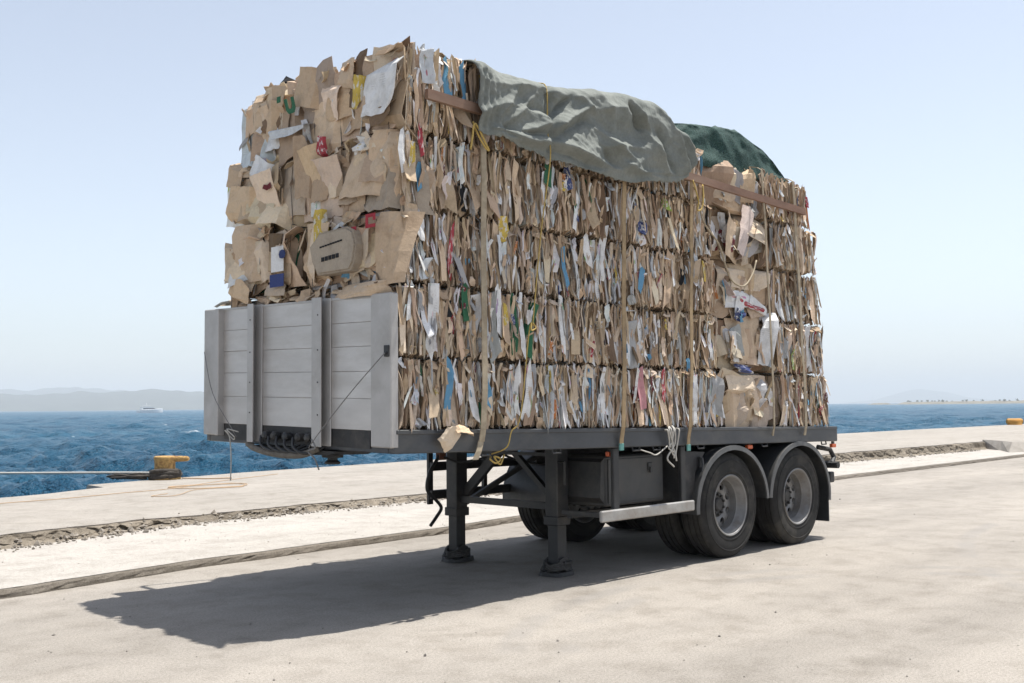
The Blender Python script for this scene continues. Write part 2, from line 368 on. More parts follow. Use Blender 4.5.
# kerb face
m=MB();prof=[(0,-.03),(.004,.012),(.012,.035),(.02,.055),(.035,.068),(.06,ZS)]
vs=[]
for x in sub:
    y=ky(x)
    for j,(dy,z) in enumerate(prof):
        n=mn.noise(Vector((x*7,j*1.7,4)))*.012+mn.noise(Vector((x*19,j*2.3,9)))*.008 if 0<j else 0
        vs.append((x,y+dy+n,z+(n*.5 if 0<j<5 else 0)))
k=len(prof);fs=[(i*k+j,(i+1)*k+j,(i+1)*k+j+1,i*k+j+1) for i in range(len(sub)-1) for j in range(k-1)]
m.add(vs,fs);structure(m.build('kerb',M_KERB,recalc=False))
# pale strip
m=MB();vs=[];T=[0,.35,.7,1]
for x in sub:
    a=ky(x)+.05;b=ty(x)+.12
    for t in T: vs.append((x,a+(b-a)*t,ZS+.004+.006*mn.noise(Vector((x*.7,t*3,2)))*(0<t<1)))
k=4;fs=[(i*k+j,(i+1)*k+j,(i+1)*k+j+1,i*k+j+1) for i in range(len(sub)-1) for j in range(k-1)]
m.add(vs,fs);structure(m.build('concrete_strip',M_STRIP,recalc=False))
# broken edge of the raised quay slab
m=MB();vs=[];J=20
xb=sorted(set([-160,-110,-70,-45,-30,-20,-14]+list(np.arange(-12,29,.045))+list(np.arange(29,80,.5))+[85,95,110,130,160]))
def fr(p,o): return mn.noise(p)+.5*mn.noise(p*2.1)+(.25*mn.noise(p*4.3) if o>2 else 0)
for x in xb:
    a=ty(x)-.14;z1=zq(x);rough=1 if x<27 else .12
    for j in range(J):
        t=j/(J-1);hz_=z1-ZS
        if t<.4: s_=t/.4;y=a+.26*s_;z=ZS-.015+.30*hz_*s_*s_          # rubble apron
        elif t<.75: s_=(t-.4)/.35;y=a+.26+.05*s_;z=ZS-.015+hz_*(.30+.66*s_)   # broken face
        else: s_=(t-.75)/.25;y=a+.31+.16*s_;z=z1-.022+.012*s_
        e=math.sin(math.pi*min(1,t*1.0)) if j not in (0,J-1) else 0
        n1=fr(Vector((x*4.2,t*2.5,1.5)),3);n2=fr(Vector((x*11,t*7,6.5)),3)
        dn=rough*(n1*.075+n2*.04)*(.35+.65*e)
        y+=dn*(1 if j<J-1 else .3);z+=(rough*(n2*.030+n1*.018)*e if t<.75 else min(0,rough*n1*.05*e))
        vs.append((x,y,min(z,z1-.008) if j<J-1 else z1-.012))
k=J;fs=[(i*k+j,(i+1)*k+j,(i+1)*k+j+1,i*k+j+1) for i in range(len(xb)-1) for j in range(k-1)]
m.add(vs,fs);structure(m.build('broken_slab_edge',M_BROKEN,recalc=False))
# quay slab, with its side wall down to the water
def qy(x): return lerp(x,QEDGE)
xq=sorted(set([-160,-110,-70,-45,-30,-20,-14,-10]+list(np.arange(-8,40,.09))+[3.58,3.64]+list(np.arange(40,80,.5))+[85,95,110,130,160]))
m=MB();vs=[]
for x in xq:
    a=ty(x)+.24+.06*mn.noise(Vector((x*2.6,2.2,1.5)));b=max(qy(x),a+.4);z=zq(x)
    vs.append((x,a+.01,z-.12))
    for t in (0,.33,.66): vs.append((x,a+(b-a)*t,z+(.004*mn.noise(Vector((x*.5,t*4,3))) if t else -.004)))
    e=wob(x,.02,3,8)
    vs+= [(x,b-.05+e,z),(x,b+e,z-.05),(x,b+.01+e,z-.4),(x,b+.01,-3.2)]
k=8;fs=[(i*k+j,(i+1)*k+j,(i+1)*k+j+1,i*k+j+1) for i in range(len(xq)-1) for j in range(k-1)]
m.add(vs,fs);structure(m.build('quay',M_QUAY,recalc=False))
# clean raised concrete block at the right
m=MB();pl=[(26.4,5.05),(27.6,5.7),(28.6,6.6),(75,6.9),(75,4.7),(40,4.55),(27.2,4.62)]
top=[(x,y,.345) for x,y in [(27.0,5.15),(27.9,5.75),(28.7,6.6),(75,6.9),(75,4.8),(40,4.68),(27.8,4.74)]]
n=len(pl);m.add([(x,y,.06) for x,y in pl]+top,[tuple(range(n,2*n))]+[(i,(i+1)%n,(i+1)%n+n,i+n) for i in range(n)])
o=m.build('concrete_block',M_QUAY);tag(o,'low pale concrete block at the right end of the broken slab edge','concrete block')
# second flat step of the quay edge by the bollard
# rubble
def stone(m,c,s):
    vs=[];d=[(1,0,0),(-1,0,0),(0,1,0),(0,-1,0),(0,0,1),(0,0,-1)]
    for a in d: vs.append([c[i]+a[i]*s*random.uniform(.55,1.15)*(.75 if i==2 else 1)+random.uniform(-.2,.2)*s for i in range(3)])
    m.add(vs,[(0,2,4),(2,1,4),(1,3,4),(3,0,4),(2,0,5),(1,2,5),(3,1,5),(0,3,5)])
m=MB()
for i in range(2600):
    x=random.uniform(-9,27.5) if i%4 else random.uniform(-6,9)
    y=ty(x)-.02+random.gauss(0,.11);s=abs(random.gauss(.013,.014))+.005+(.02 if random.random()<.03 else 0)
    if y<ty(x)-.05: s*=.75
    z=ZS+.006+s*.3+max(0,(y-ty(x)+.0))*.35
    stone(m,(x,y,z),s)
o=m.build('rubble',M_RUBBLE,recalc=False);tag(o,'small broken concrete rubble scattered along the slab edge','rubble',kind='stuff')
m=MB()
for i in range(700):
    d=random.uniform(2.5,26);a=CY+random.uniform(-.5,.5)
    x=-4.72+d*math.cos(a);y=-5.71+d*math.sin(a)
    if y>ky(x)-.1: continue
    s=random.uniform(.003,.009)*(1 if random.random()<.93 else 1.9);stone(m,(x,y,s*.35),s)
for i in range(260):
    x=random.uniform(-4,24);y=random.uniform(ky(x)+.1,ty(x)-.1);stone(m,(x,y,ZS+.006),random.uniform(.004,.012))
o=m.build('pebbles',M_PEB,recalc=False);tag(o,'tiny dark pebbles and grit scattered on the yard','pebbles',kind='stuff')

# ------------------------------------------------------------------ sea
SEA_Z=-1.25
rad=np.concatenate([np.linspace(0,9,4),np.exp(np.linspace(math.log(10),math.log(900),720)),np.exp(np.linspace(math.log(960),math.log(14000),36))])
ang=np.concatenate([np.radians(np.linspace(95,370,56)),np.radians(np.linspace(370.2,454.8,760))-0])
ang=ang[:-1]
A,Rr=np.meshgrid(ang,rad);cx0,cy0=-4.7,-5.7
X=cx0+Rr*np.cos(A);Y=cy0+Rr*np.sin(A)
dr=np.gradient(rad);dth=np.gradient(ang);cell=np.maximum(dr[:,None]*np.ones_like(A),Rr*np.abs(dth)[None,:])
H=np.zeros_like(X);amp_mod=.75+.25*np.sin(X*.05+1)*np.sin(Y*.043)
for i in range(84):
    lam=float(np.exp(rng.uniform(math.log(.7),math.log(18))));th=R(200)+rng.normal(0,.6);kx,kz=math.cos(th)*2*math.pi/lam,math.sin(th)*2*math.pi/lam
    ph=X*kx+Y*kz+rng.uniform(0,6.28)+.8*np.sin(X*.11*rng.uniform(.5,1.5)+rng.uniform(0,6))+.8*np.sin(Y*.13*rng.uniform(.5,1.5)+rng.uniform(0,6))
    w=np.clip((lam/cell-2.2)/2.5,0,1)
    H+=w*.0205*lam**.68*(1 if lam<4 else (4/lam)**.5)*(np.sin(ph)+.32*np.cos(2*ph+math.pi))*amp_mod
foam=np.clip((H-np.quantile(H[100:400],.9993))/.06,0,1)
far=(Rr>60)&((rng.random(X.shape)<.0003)&(Rr<250));foam=np.where(far,1.0,foam)
Z=SEA_Z+H
nr,na=X.shape;me=bpy.data.meshes.new('sea')
V=np.stack([X,Y,Z],-1).reshape(-1,3).astype(np.float32)
I=(np.arange(nr-1)[:,None]*na+np.arange(na)[None,:]);I2=(np.arange(nr-1)[:,None]*na+(np.arange(na)[None,:]+1)%na)
Q=np.stack([I,I+na,I2+na,I2],-1).reshape(-1,4)
me.vertices.add(len(V));me.vertices.foreach_set('co',V.ravel());me.loops.add(Q.size);me.loops.foreach_set('vertex_index',Q.ravel().astype(np.int32))
me.polygons.add(len(Q));me.polygons.foreach_set('loop_start',np.arange(0,Q.size,4,dtype=np.int32))
me.update(calc_edges=True);me.shade_smooth()
at=me.attributes.new('foam','FLOAT','POINT');at.data.foreach_set('value',foam.ravel().astype(np.float32))
structure(link('sea',me,M_SEA))

# ------------------------------------------------------------------ far land
CAM=Vector((-4.72,-5.71,0))
def polar(az,d): a=R(az);return CAM.x+d*math.cos(a),CAM.y+d*math.sin(a)
def hill(name,D,depth,prof,mat_,rough,n=160,seed=0):
    """prof: (azimuth deg, height m); a range of hills with a real cross-section"""
    a0,a1=prof[0][0],prof[-1][0];m=MB();J=14;vs=[]
    for i in range(n+1):
        az=a0+(a1-a0)*i/n;h=lerp(az,prof)
        h*=1+rough*(mn.noise(Vector((az*1.1,seed,0)))+.35*mn.noise(Vector((az*3.1,seed,1)))+.10*mn.noise(Vector((az*11,seed,2))))
        for j in range(J):
            t=j/(J-1);s=math.sin(math.pi*t)**.8
            x,y=polar(az,D+depth*(t-.5));g=1+.10*mn.noise(Vector((az*1.6,t*3,seed+3)))*(0<j<J-1)
            vs.append((x,y,SEA_Z-2+(h+2)*s*g))
    fs=[(i*J+j,(i+1)*J+j,(i+1)*J+j+1,i*J+j+1) for i in range(n) for j in range(J-1)]
    m.add(vs,fs);return structure(m.build(name,mat_,smooth=True))
S=5000/1059.6
hill('far_hills',5200,1500,[(86,0),(80,40),(74,70),(70,76),(68,74),(66.6,85),(65,82),(64,88),(62.8,99),(61.6,92),(60,80),(57,62),(53,35),(50,20),(47,0)],M_HILL,.05,seed=1)
hill('far_hills',8200,1800,[(84,0),(76,110),(70.5,150),(68.5,148),(66.5,172),(65,150),(62,120),(58,60),(55,0)],M_HILL,.05,seed=5)
hill('far_hills',12200,2400,[(27,0),(25.2,38),(24.2,100),(23.4,138),(22.6,140),(21.6,100),(20.6,48),(19,12),(17,0)],M_HILL,.05,seed=9)
hill('low_coast',1900,160,[(25.6,0),(25.2,2.5),(24.6,2.6),(24.4,.6),(24.1,.6),(23.8,3.6),(22,4.2),(20,4.4),(17,5),(12,6),(5,6)],M_COAST,.12,n=260,seed=4)
for i in range(34):
    az=random.uniform(16.5,23.7);D=1900+random.uniform(-40,40);x,y=polar(az,D);h=random.uniform(2,4.6);b=2.2
    t=thing('coast_tree',(x,y,b),'tiny dark tree in the row along the low far shore','tree','trees on the low far shore')
    m=MB();m.tube([(x,y,b-1),(x,y,b+h*.5)],[.3,.15],6);m.build('trunk',M_TREE,t)
    m=MB()
    for q in range(26):
        c=(x+random.gauss(0,h*.25),y+random.gauss(0,h*.25),b+h*.55+random.gauss(0,h*.17));stone(m,c,h*random.uniform(.12,.24))
    m.build('crown',M_TREE,t,recalc=False)

# motor yacht
def yacht(loc,rz,sc):
    t=thing('motor_yacht',loc,'small white motor yacht on the horizon at left','boat')
    Rm=Matrix.Rotation(rz,3,'Z');L=Vector(loc)
    def tr(p): return L+Rm@(Vector(p)*sc)
    def put(m,name,mt): m.v=[tuple(tr(p)) for p in m.v];return m.build(name,mt,t)
    m=MB();st=[(-11,2.4,1.6),(-6,2.6,1.7),(0,2.7,2.0),(5,2.3,2.5),(9,1.2,3.0),(11.5,.08,3.3)];vs=[]
    for x,w,h in st: vs+=[(x,-w,h),(x,-w*.82,-.3),(x,0,-.8),(x,w*.82,-.3),(x,w,h)]
    fs=[(i*5+j,(i+1)*5+j,(i+1)*5+j+1,i*5+j+1) for i in range(5) for j in range(4)]+[(i*5+4,(i+1)*5+4,(i+1)*5,i*5) for i in range(5)]+[(0,1,2,3,4)]
    put(m.add(vs,fs),'hull',M_BOATW)
    put(MB().prism([(-8,2.0),(-8,3.9),(2.2,3.9),(5.2,2.3)],'y',-1.9,1.9),'cabin',M_BOATW)
    put(MB().prism([(-7.2,2.8),(-7.2,3.5),(2.5,3.5),(3.7,2.8)],'y',-1.95,1.95),'window_band',M_GLASSD)
    put(MB().prism([(-8.5,3.95),(-8.5,4.2),(.6,4.2),(1.4,3.95)],'y',-2.0,2.0),'flybridge',M_BOATW)
    m=MB()
    for x in (-7.5,-1):
        for y in (-1.5,1.5): m.beam((x,y,4.2),(x,y,5.7),.14,.14)
    m.box((-8,-1.8,5.7),(.2,1.8,5.9));put(m,'hardtop',M_BOATW)
    m=MB();m.beam((-3,0,5.9),(-3.4,0,7.6),.2,.3);put(m,'mast',M_BOATW)
x,y=polar(62.9,950);yacht((x,y,SEA_Z+.3),R(4),1.03)
def sailboat(loc,rz):
    t=thing('sailing_boat',loc,'faint tiny sailing boat on the horizon right of the load','boat')
    L=Vector(loc);m=MB();st=[(-5,1.2,1.0),(0,1.6,1.0),(4,.9,1.2),(6,.05,1.4)];vs=[]
    for x,w,h in st: vs+=[(x,-w,h),(x,0,-.5),(x,w,h)]
    m.add(vs,[(i*3+j,(i+1)*3+j,(i+1)*3+j+1,i*3+j+1) for i in range(3) for j in range(2)]+[(i*3+2,i*3+5,i*3+3,i*3) for i in range(3)]+[(0,1,2)])
    m.v=[tuple(L+Matrix.Rotation(rz,3,'Z')@Vector(p)) for p in m.v];m.build('hull',M_BOATW,t)
    m=MB();m.tube([L+Vector((0,0,.5)),L+Vector((0,0,16))],[.14,.08],6);m.build('mast',M_BOATW,t)
    m=MB();m.tube([L+Matrix.Rotation(rz,3,'Z')@Vector((0,0,2)),L+Matrix.Rotation(rz,3,'Z')@Vector((-4.6,0,2.1))],.09,6);m.build('boom',M_BOATW,t)
x,y=polar(25.3,1900);sailboat((x,y,SEA_Z),R(60))

# ------------------------------------------------------------------ trailer
def dz(x,y): return 1.3232-.01569*x+.0218*y        # world z of the deck top
t=TR=thing('semi_trailer',(3.2,1.25,0),'dark grey flatbed semi-trailer with aluminium headboard, parked on its landing legs','trailer')
L_=6.4583;W_=2.5
def sh(m):   # local z (0 = deck top) to world
    m.v=[(p[0],p[1],p[2]+dz(p[0],p[1])) for p in m.v];return m
for y0,y1 in ((0,.06),(W_-.06,W_)):
    m=MB()
    for k in range(10):
        xa=L_*k/10;xb=L_*(k+1)/10
    m.box((0,y0,-.155),(L_,y1,0),bev=.008);r=sh(m).build('side_rail',M_RAIL,TR)
    m=MB();a,b=(y0-.012,y1-.004) if y0==0 else (y0+.004,y1+.012)
    m.box((0.02,a,-.02),(L_-.02,b,.012),bev=.005);sh(m).build('rail_lip',M_RAIL,r)
m=MB();m.box((0,.064,-.155),(.08,W_-.064,-.003),bev=.006);sh(m).build('front_rail',M_RAIL,TR)
m=MB();m.box((L_-.08,.064,-.155),(L_,W_-.064,-.003),bev=.006);sh(m).build('rear_rail',M_RAIL,TR)
for k in range(9):
    m=MB();y0=.068+k*.263;m.box((.085,y0,-.04),(L_-.085,y0+.255,-.006));sh(m).build('deck_board',M_BLACK,TR)
for y in (.78,1.72):
    m=MB();m.box((.6,y-.07,-.065),(L_-.1,y+.07,-.047));m.box((3.3,y-.012,-.40),(L_-.1,y+.012,-.067));m.box((3.3,y-.07,-.42),(L_-.1,y+.07,-.402));m.box((.6,y-.012,-.135),(3.298,y+.012,-.067))
    sh(m).build('main_beam',M_BLACK,TR)
for k in range(9):
    x=.75+k*.68;m=MB();m.box((x,.07,-.15),(x+.05,W_-.07,-.07));sh(m).build('cross_member',M_BLACK,TR)
# headboard: local z 0..0.96, leaning plane at x<=0
HB=MB();HB.box((.012,.02,-.03),(.04,2.48,.955));HB=sh(HB).build('headboard',M_ALU,TR)
HT=.958
ZP=[.0,.225,.42,.60,.775,HT]
for (ya,yb) in ((.226,.70),(.86,1.62),(1.735,2.232)):
    for i in range(5):
        m=MB();j=random.uniform(0,.003);m.box((-.014-j,ya,ZP[i]+.0008),(.010,yb,ZP[i+1]-.0008),bev=.002);sh(m).build('plank',M_ALU,HB)
m=MB();m.box((-.030,-.004,-.115),(.044,.222,HT+.012),bev=.008);sh(m).build('corner_plate',M_ALUP,HB)
m=MB();m.box((-.030,2.236,-.10),(.044,2.504,HT+.006),bev=.008);m.box((-.07,2.205,-.10),(-.004,2.262,HT),bev=.006);sh(m).build('corner_plate',M_ALUP,HB)
for (ya,yb) in ((.715,.845),(1.63,1.725)):
    m=MB();yk=ya+.0;m.box((-.092,ya+.012,-.135),(-.082,yb,HT+.012),bev=.003);m.box((-.081,yb-.012,-.135),(-.028,yb,HT+.012),bev=.003);m.box((-.027,ya-.02,-.13),(-.0165,yb,HT+.010),bev=.003);p=sh(m).build('post',M_ALUP,HB)
    m=MB()
    for z in (.1,.34,.58,.84):
        m.tube([(-.0955,ya+.05,z),(-.0925,ya+.05,z)],.006,8)
        for yy in (yb+.02,):
            m.tube([(-.019,yy,z),(-.013,yy,z)],.009,8)
    sh(m).build('rivet',M_STEEL,p)
m=MB();m.box((-.02,.06,HT-.012),(.05,2.44,HT+.006));sh(m).build('top_cap',M_ALUP,HB)
m=MB();m.box((-.042,.005,.52),(-.030,.06,.60),bev=.004);m.tube([(-.05,.03,.545),(-.042,.03,.545)],.012,8);sh(m).build('cable_bracket',M_STEEL,HB)
# recess with hoses and couplings below the headboard
m=MB();m.box((-.01,.25,-.13),(.012,2.2,.0));sh(m).build('coupling_plate',M_BLACK,TR)
m=MB();m.prism([(.62,-.165),(1.85,-.165),(1.72,-.19),(1.45,-.205),(1.05,-.208),(.72,-.195)],'x',-.03,.34);sh(m).build('kingpin_skid',M_BLACK,TR)
m=MB();m.lathe([(.0,-.33),(.055,-.33),(.06,-.315),(.038,-.30),(.038,-.285),(.08,-.28),(.08,-.26),(0,-.26)],(.10,.84,.06),'z',20);sh(m).build('kingpin',M_BLACK,TR)
for i,y in enumerate((1.50,1.38,1.22,1.05,.93)):
    m=MB();m.lathe([(.0,-.075),(.018,-.075),(.034,-.06),(.034,-.02),(.026,-.012),(.026,.0)],(-.012,y,-.075),'y',12)
    m.v=[(-.012-(p[1]-y)*-1.0*1.0-.0,y+(p[0]+.012),p[2]) for p in m.v];sh(m).build('air_coupling',M_BLACK if i%2 else M_STEEL,TR)
for i in range(5):
    pts=[(-.07,1.55-.11*i,-.08),(-.10,1.50-.11*i,-.15),(-.09,1.35-.1*i,-.19),(-.05,1.2-.09*i,-.17),(.02,1.1-.08*i,-.12)]
    m=MB();m.tube(spline(pts,5),.011,7);sh(m).build('coil_hose',M_HOSE,TR,smooth=True)
m=MB();m.tube(spline([(-.06,1.75,-.15),(-.07,1.6,-.19),(-.075,1.3,-.215),(-.07,1.0,-.205),(-.05,.82,-.15)],6),.026,8);sh(m).build('slack_hose',simple('dusty_grey_hose',(.14,.125,.105),.9,0,.3,20,.2),TR,smooth=True)

# landing legs
def leg(yc,x=2.36):
    zt=dz(x,yc)-.16
    m=MB();m.box((x-.075,yc-.075,.46),(x+.075,yc+.075,zt),bev=.008);lg=m.build('landing_leg',M_STEEL,TR)
    m=MB();m.box((x-.086,yc-.086,.44),(x+.086,yc+.086,.52),bev=.006);m.build('collar',M_STEEL,lg)
    m=MB();m.box((x-.06,yc-.06,.08),(x+.06,yc+.06,.445),bev=.006);m.build('inner_tube',M_STEEL,lg)
    m=MB();m.prism([(x-.10,.03),(x-.095,.09),(x-.06,.145),(x,.165),(x+.06,.145),(x+.095,.09),(x+.10,.03)],'y',yc-.085,yc-.066)
    m.prism([(x-.10,.03),(x-.095,.09),(x-.06,.145),(x,.165),(x+.06,.145),(x+.095,.09),(x+.10,.03)],'y',yc+.066,yc+.085)
    m.tube([(x,yc-.10,.105),(x,yc+.10,.105)],.022,10);m.build('foot_bracket',M_BLACK,lg)
    m=MB()
    for k in range(16):
        a=2*math.pi*k/16
    pts=[]
    vs=[];fs=[]
    n=22
    for k in range(n):
        a=2*math.pi*k/n;rx=.165+.022*math.sin(3*a+yc)+random.uniform(-.012,.012);ry=.145+.02*math.cos(2*a)
        vs+=[(x+rx*math.cos(a),yc+ry*math.sin(a),.004),(x+rx*.95*math.cos(a),yc+ry*.95*math.sin(a),.035+random.uniform(-.006,.012)),(x+.06*math.cos(a),yc+.05*math.sin(a),.06)]
    fs=[(k*3+j,((k+1)%n)*3+j,((k+1)%n)*3+j+1,k*3+j+1) for k in range(n) for j in range(2)]+[tuple(k*3+2 for k in range(n)),tuple(k*3 for k in range(n))]
    m.add(vs,fs);m.build('foot_pad',M_BLACK,lg)
    m=MB();rp=[]
    for k in range(60):
        a=k*.42;rp.append((x+(.125+.03*math.sin(k*1.7))*math.cos(a),yc+(.115+.03*math.cos(k*1.3))*math.sin(a),.05+.0011*k+.012*math.sin(k*2.1)))
    m.tube(rp,.011,6);m.build('rope_wrap',simple('tarry_rope',(.055,.052,.048),.95,0,.3,40,.4),lg,smooth=True)
    return lg
leg(.60);leg(1.90)
zl=1.28-.20
def brace(p,q,w=.05,h=.05): m=MB();m.beam(p,q,w,h);return m.build('brace',M_STEEL,TR)
brace((2.36,.68,.60),(2.36,1.82,.60),.05,.06)
brace((2.40,1.82,.66),(2.40,1.30,1.12),.05,.09);brace((2.40,.68,.66),(2.40,1.22,1.12),.05,.05)
brace((2.44,.64,.56),(3.4,.80,1.02),.045,.045);brace((2.44,1.86,.56),(3.4,1.70,1.02),.045,.045)
brace((2.33,.69,1.06),(2.33,1.81,1.06),.03,.03)
m=MB();m.tube([(2.30,.55,1.0),(2.30,.45,1.0),(2.30,.45,.8)],.012,7);m.build('crank_handle',M_STEEL,TR)
# far side guard
m=MB();m.box((2.5,2.42,.84),(4.5,2.46,.93),bev=.005);g=m.build('side_guard',M_STEEL,TR)
m=MB();m.box((2.5,2.42,.555),(3.75,2.46,.645),bev=.005);m.build('lower_bar',M_STEEL,g)
m=MB();m.box((2.50,2.47,.50),(2.56,2.50,1.16));m.build('bracket',M_STEEL,g)
m=MB();m.box((3.2,2.38,.55),(3.25,2.418,1.16));m.build('bracket',M_STEEL,g)
# near side guard, its hangers, tool box
m=MB();m.box((2.24,-.018,.508),(3.60,.022,.605),bev=.01);g=m.build('side_guard',M_GUARD,TR)
m=MB();m.box((2.25,.024,.545),(2.275,.45,.59),bev=.005);m.build('guard_return',M_STEEL,g)
m=MB();m.box((2.45,.024,.57),(2.53,.06,dz(2.5,0)-.157),bev=.006);m.build('hanger',M_STEEL,g)
m=MB();m.box((3.45,.024,.57),(3.52,.06,dz(3.5,0)-.157),bev=.006);m.build('hanger',M_STEEL,g)
m=MB();m.beam((2.3,.40,.54),(3.55,.40,.54),.05,.05);m.build('inner_bar',M_BLACK,g)
M_BOX=simple('grey_tool_box_paint',(.034,.035,.037),.5,0,.2,4,.06,dirt=(.06,.056,.05))
m=MB();m.box((2.50,.16,.61),(3.36,.66,1.05),bev=.015);tb=m.build('tool_box',M_BOX,TR)
m=MB();m.box((2.535,.150,.64),(3.325,.159,1.02),bev=.003);d=m.build('door',M_BOX,tb)
m=MB();m.box((3.10,.138,.90),(3.16,.150,.97),bev=.004);m.box((3.115,.126,.88),(3.145,.138,.93));m.build('latch',M_STEEL,tb)
m=MB();m.prism([(2.44,.69),(2.46,1.0),(2.499,1.03),(2.499,.64)],'y',.17,.64);m.build('end_flange',M_STEEL,tb)
m=MB();m.tube([(4.6,1.25,.80),(3.6,1.25,.80)],.15,24);m.build('air_tank',M_BLACK,TR,autosmooth=40)

# wheels
XW=(4.2716,5.5816);RW=.512
def tyre_profile(w,outer):
    h=w/2
    return [(.285,-h+.03),(.30,-h+.012),(.325,-h+.006),(.328,-h+.001),(.345,-h+.001),(.348,-h+.003),(.40,-h-.004),(.43,-h-.001),(.433,-h-.005),(.442,-h-.005),(.445,-h+.002),(.475,-h+.012),(.498,-h+.026),(.508,-h+.045)]+\
     [p for g in (-.085,-.03,.03,.085) for p in ((RW,g-.008),(RW-.012,g-.006),(RW-.012,g+.006),(RW,g+.008))]+\
     [(.508,h-.045),(.498,h-.026),(.475,h-.012),(.445,h-.002),(.442,h+.005),(.433,h+.005),(.43,h+.001),(.40,h+.004),(.348,h-.003),(.345,h-.001),(.328,h-.001),(.325,h-.006),(.30,h-.012),(.285,h-.03)]
def wheel(x,yc,sgn,dish):
    """sgn -1: outer face looks to -y"""
    zc=RW-.006
    t=MB();t.lathe(tyre_profile(.275,1),(x,yc,zc),'y',72)
    lugs=MB()
    hub=MB();hub.lathe([(0,sgn*-.02),(.050,sgn*-.02),(.062,sgn*-.03),(.066,sgn*-.07),(.10,sgn*-.08),(.10,sgn*-.10),(0,sgn*-.10)],(x,yc+sgn*dish+sgn*.06,zc),'y',24)
    w=hub.build('wheel',M_HUB,TR,autosmooth=40)
    t.build('tyre',M_RUBBER,w,autosmooth=35)
    # rim barrel
    h=.1375
    rm=MB();prof=[(.292,sgn*(h-.022)),(.300,sgn*(h-.008)),(.292,sgn*(h-.002)),(.280,sgn*(h-.010)),(.272,sgn*(h-.035)),(.262,sgn*(h-.05)),(.255,sgn*(h-.09)),(.246,sgn*(h-.10)),(.240,sgn*dish),(.20,sgn*(dish-.004))]
    rm.lathe(prof,(x,yc,zc),'y',60);rm.lathe([(.285,-sgn*(h-.03)),(.25,-sgn*(h-.05)),(.25,sgn*dish)],(x,yc,zc),'y',60)
    # disc with hand holes
    nh=8;q=6;vs=[];fs=[]
    r0,r1,rc,rh=.118,.242,.182,.036
    for s in range(nh):
        a0=2*math.pi*s/nh;a1=2*math.pi*(s+1)/nh;am=(a0+a1)/2;out=[]
        for k in range(q): out.append((r1,a0+(a1-a0)*k/q))
        for k in range(q): out.append((r1+(r0-r1)*k/q,a1))
        for k in range(q): out.append((r0,a1+(a0-a1)*k/q))
        for k in range(q): out.append((r0+(r1-r0)*k/q,a0))
        cen=(rc*math.cos(am),rc*math.sin(am));n0=len(vs);M_=len(out)
        for (r,a) in out:
            p=(r*math.cos(a),r*math.sin(a));d=math.hypot(p[0]-cen[0],p[1]-cen[1]);
            bow=sgn*.02*math.sin(math.pi*(r-r0)/(r1-r0))
            ua=math.atan2(p[1]-cen[1],p[0]-cen[0])
            hx,hz=cen[0]+rh*math.cos(ua),cen[1]+rh*math.sin(ua)
            vs.append((x+p[0],yc+sgn*dish+bow,zc+p[1]));vs.append((x+hx,yc+sgn*(dish+.018),zc+hz));vs.append((x+hx,yc+sgn*(dish+.018)-sgn*.02,zc+hz))
        for k in range(M_):
            k2=(k+1)%M_;fs.append((n0+3*k,n0+3*k2,n0+3*k2+1,n0+3*k+1));fs.append((n0+3*k+1,n0+3*k2+1,n0+3*k2+2,n0+3*k+2))
    rm.add(vs,fs);rm.build('rim',M_RIM,w,autosmooth=35)
    nb=MB()
    for s in range(10):
        a=2*math.pi*(s+.5)/10;px,pz=x+.098*math.cos(a),zc+.098*math.sin(a);nb.tube([(px,yc+sgn*dish-sgn*.01,pz),(px,yc+sgn*(dish+.035),pz)],.013,6)
    nb.lathe([(.125,0),(.125,sgn*.012),(.0,sgn*.012)],(x,yc+sgn*(dish-.004),zc),'y',24)
    nb.build('wheel_nuts',M_HUB,w)
for x in XW:
    wheel(x,.155,-1,-.035);wheel(x,.485,1,.10);wheel(x,W_-.485,-1,.10);wheel(x,W_-.155,1,-.035)
    m=MB();m.tube([(x,.2,RW-.006),(x,W_-.2,RW-.006)],.065,16);m.build('axle',M_BLACK,TR,autosmooth=40)
    for y in (.82,1.68):
        m=MB();m.box((x-.55,y-.04,.60),(x+.55,y+.04,.66));m.box((x-.08,y-.06,.58),(x+.08,y+.06,.9));m.build('leaf_spring',M_BLACK,TR)
# mudguards
def mudguard(x,y0,y1,outer,a_lo,a_hi):
    cz=RW-.006;n=28;rx,rz=.645,.582;th=.012
    def pt(a,o): return (x+(rx+o)*math.cos(a),cz+(rz+o)*math.sin(a))
    path=[pt(R(a_lo+(a_hi-a_lo)*k/n),0) for k in range(n+1)]
    m=MB();vs=[]
    for k in range(n+1):
        a=R(a_lo+(a_hi-a_lo)*k/n);p=pt(a,0);q=pt(a,-th)
        vs+=[(p[0],y0,p[1]),(p[0],y1,p[1]),(q[0],y1,q[1]),(q[0],y0,q[1])]
    fs=[(k*4+j,(k+1)*4+j,(k+1)*4+(j+1)%4,k*4+(j+1)%4) for k in range(n) for j in range(4)]+[(0,1,2,3),tuple(n*4+j for j in (3,2,1,0))]
    m.add(vs,fs);g=m.build('mudguard',M_FENDER,TR,autosmooth=40)
    m=MB();vs=[];yo=outer
    for k in range(n+1):
        a=R(a_lo+(a_hi-a_lo)*k/n);p=pt(a,.004);q=pt(a,-.042);sd=-1 if yo<1 else 1
        vs+=[(p[0],yo,p[1]),(p[0],yo+sd*.012,p[1]),(q[0],yo+sd*.016,q[1]),(q[0],yo,q[1])]
    m.add(vs,[(k*4+j,(k+1)*4+j,(k+1)*4+(j+1)%4,k*4+(j+1)%4) for k in range(n) for j in range(4)]+[(0,1,2,3),tuple(n*4+j for j in (3,2,1,0))])
    m.build('lip',M_LIP,g,autosmooth=40);return g
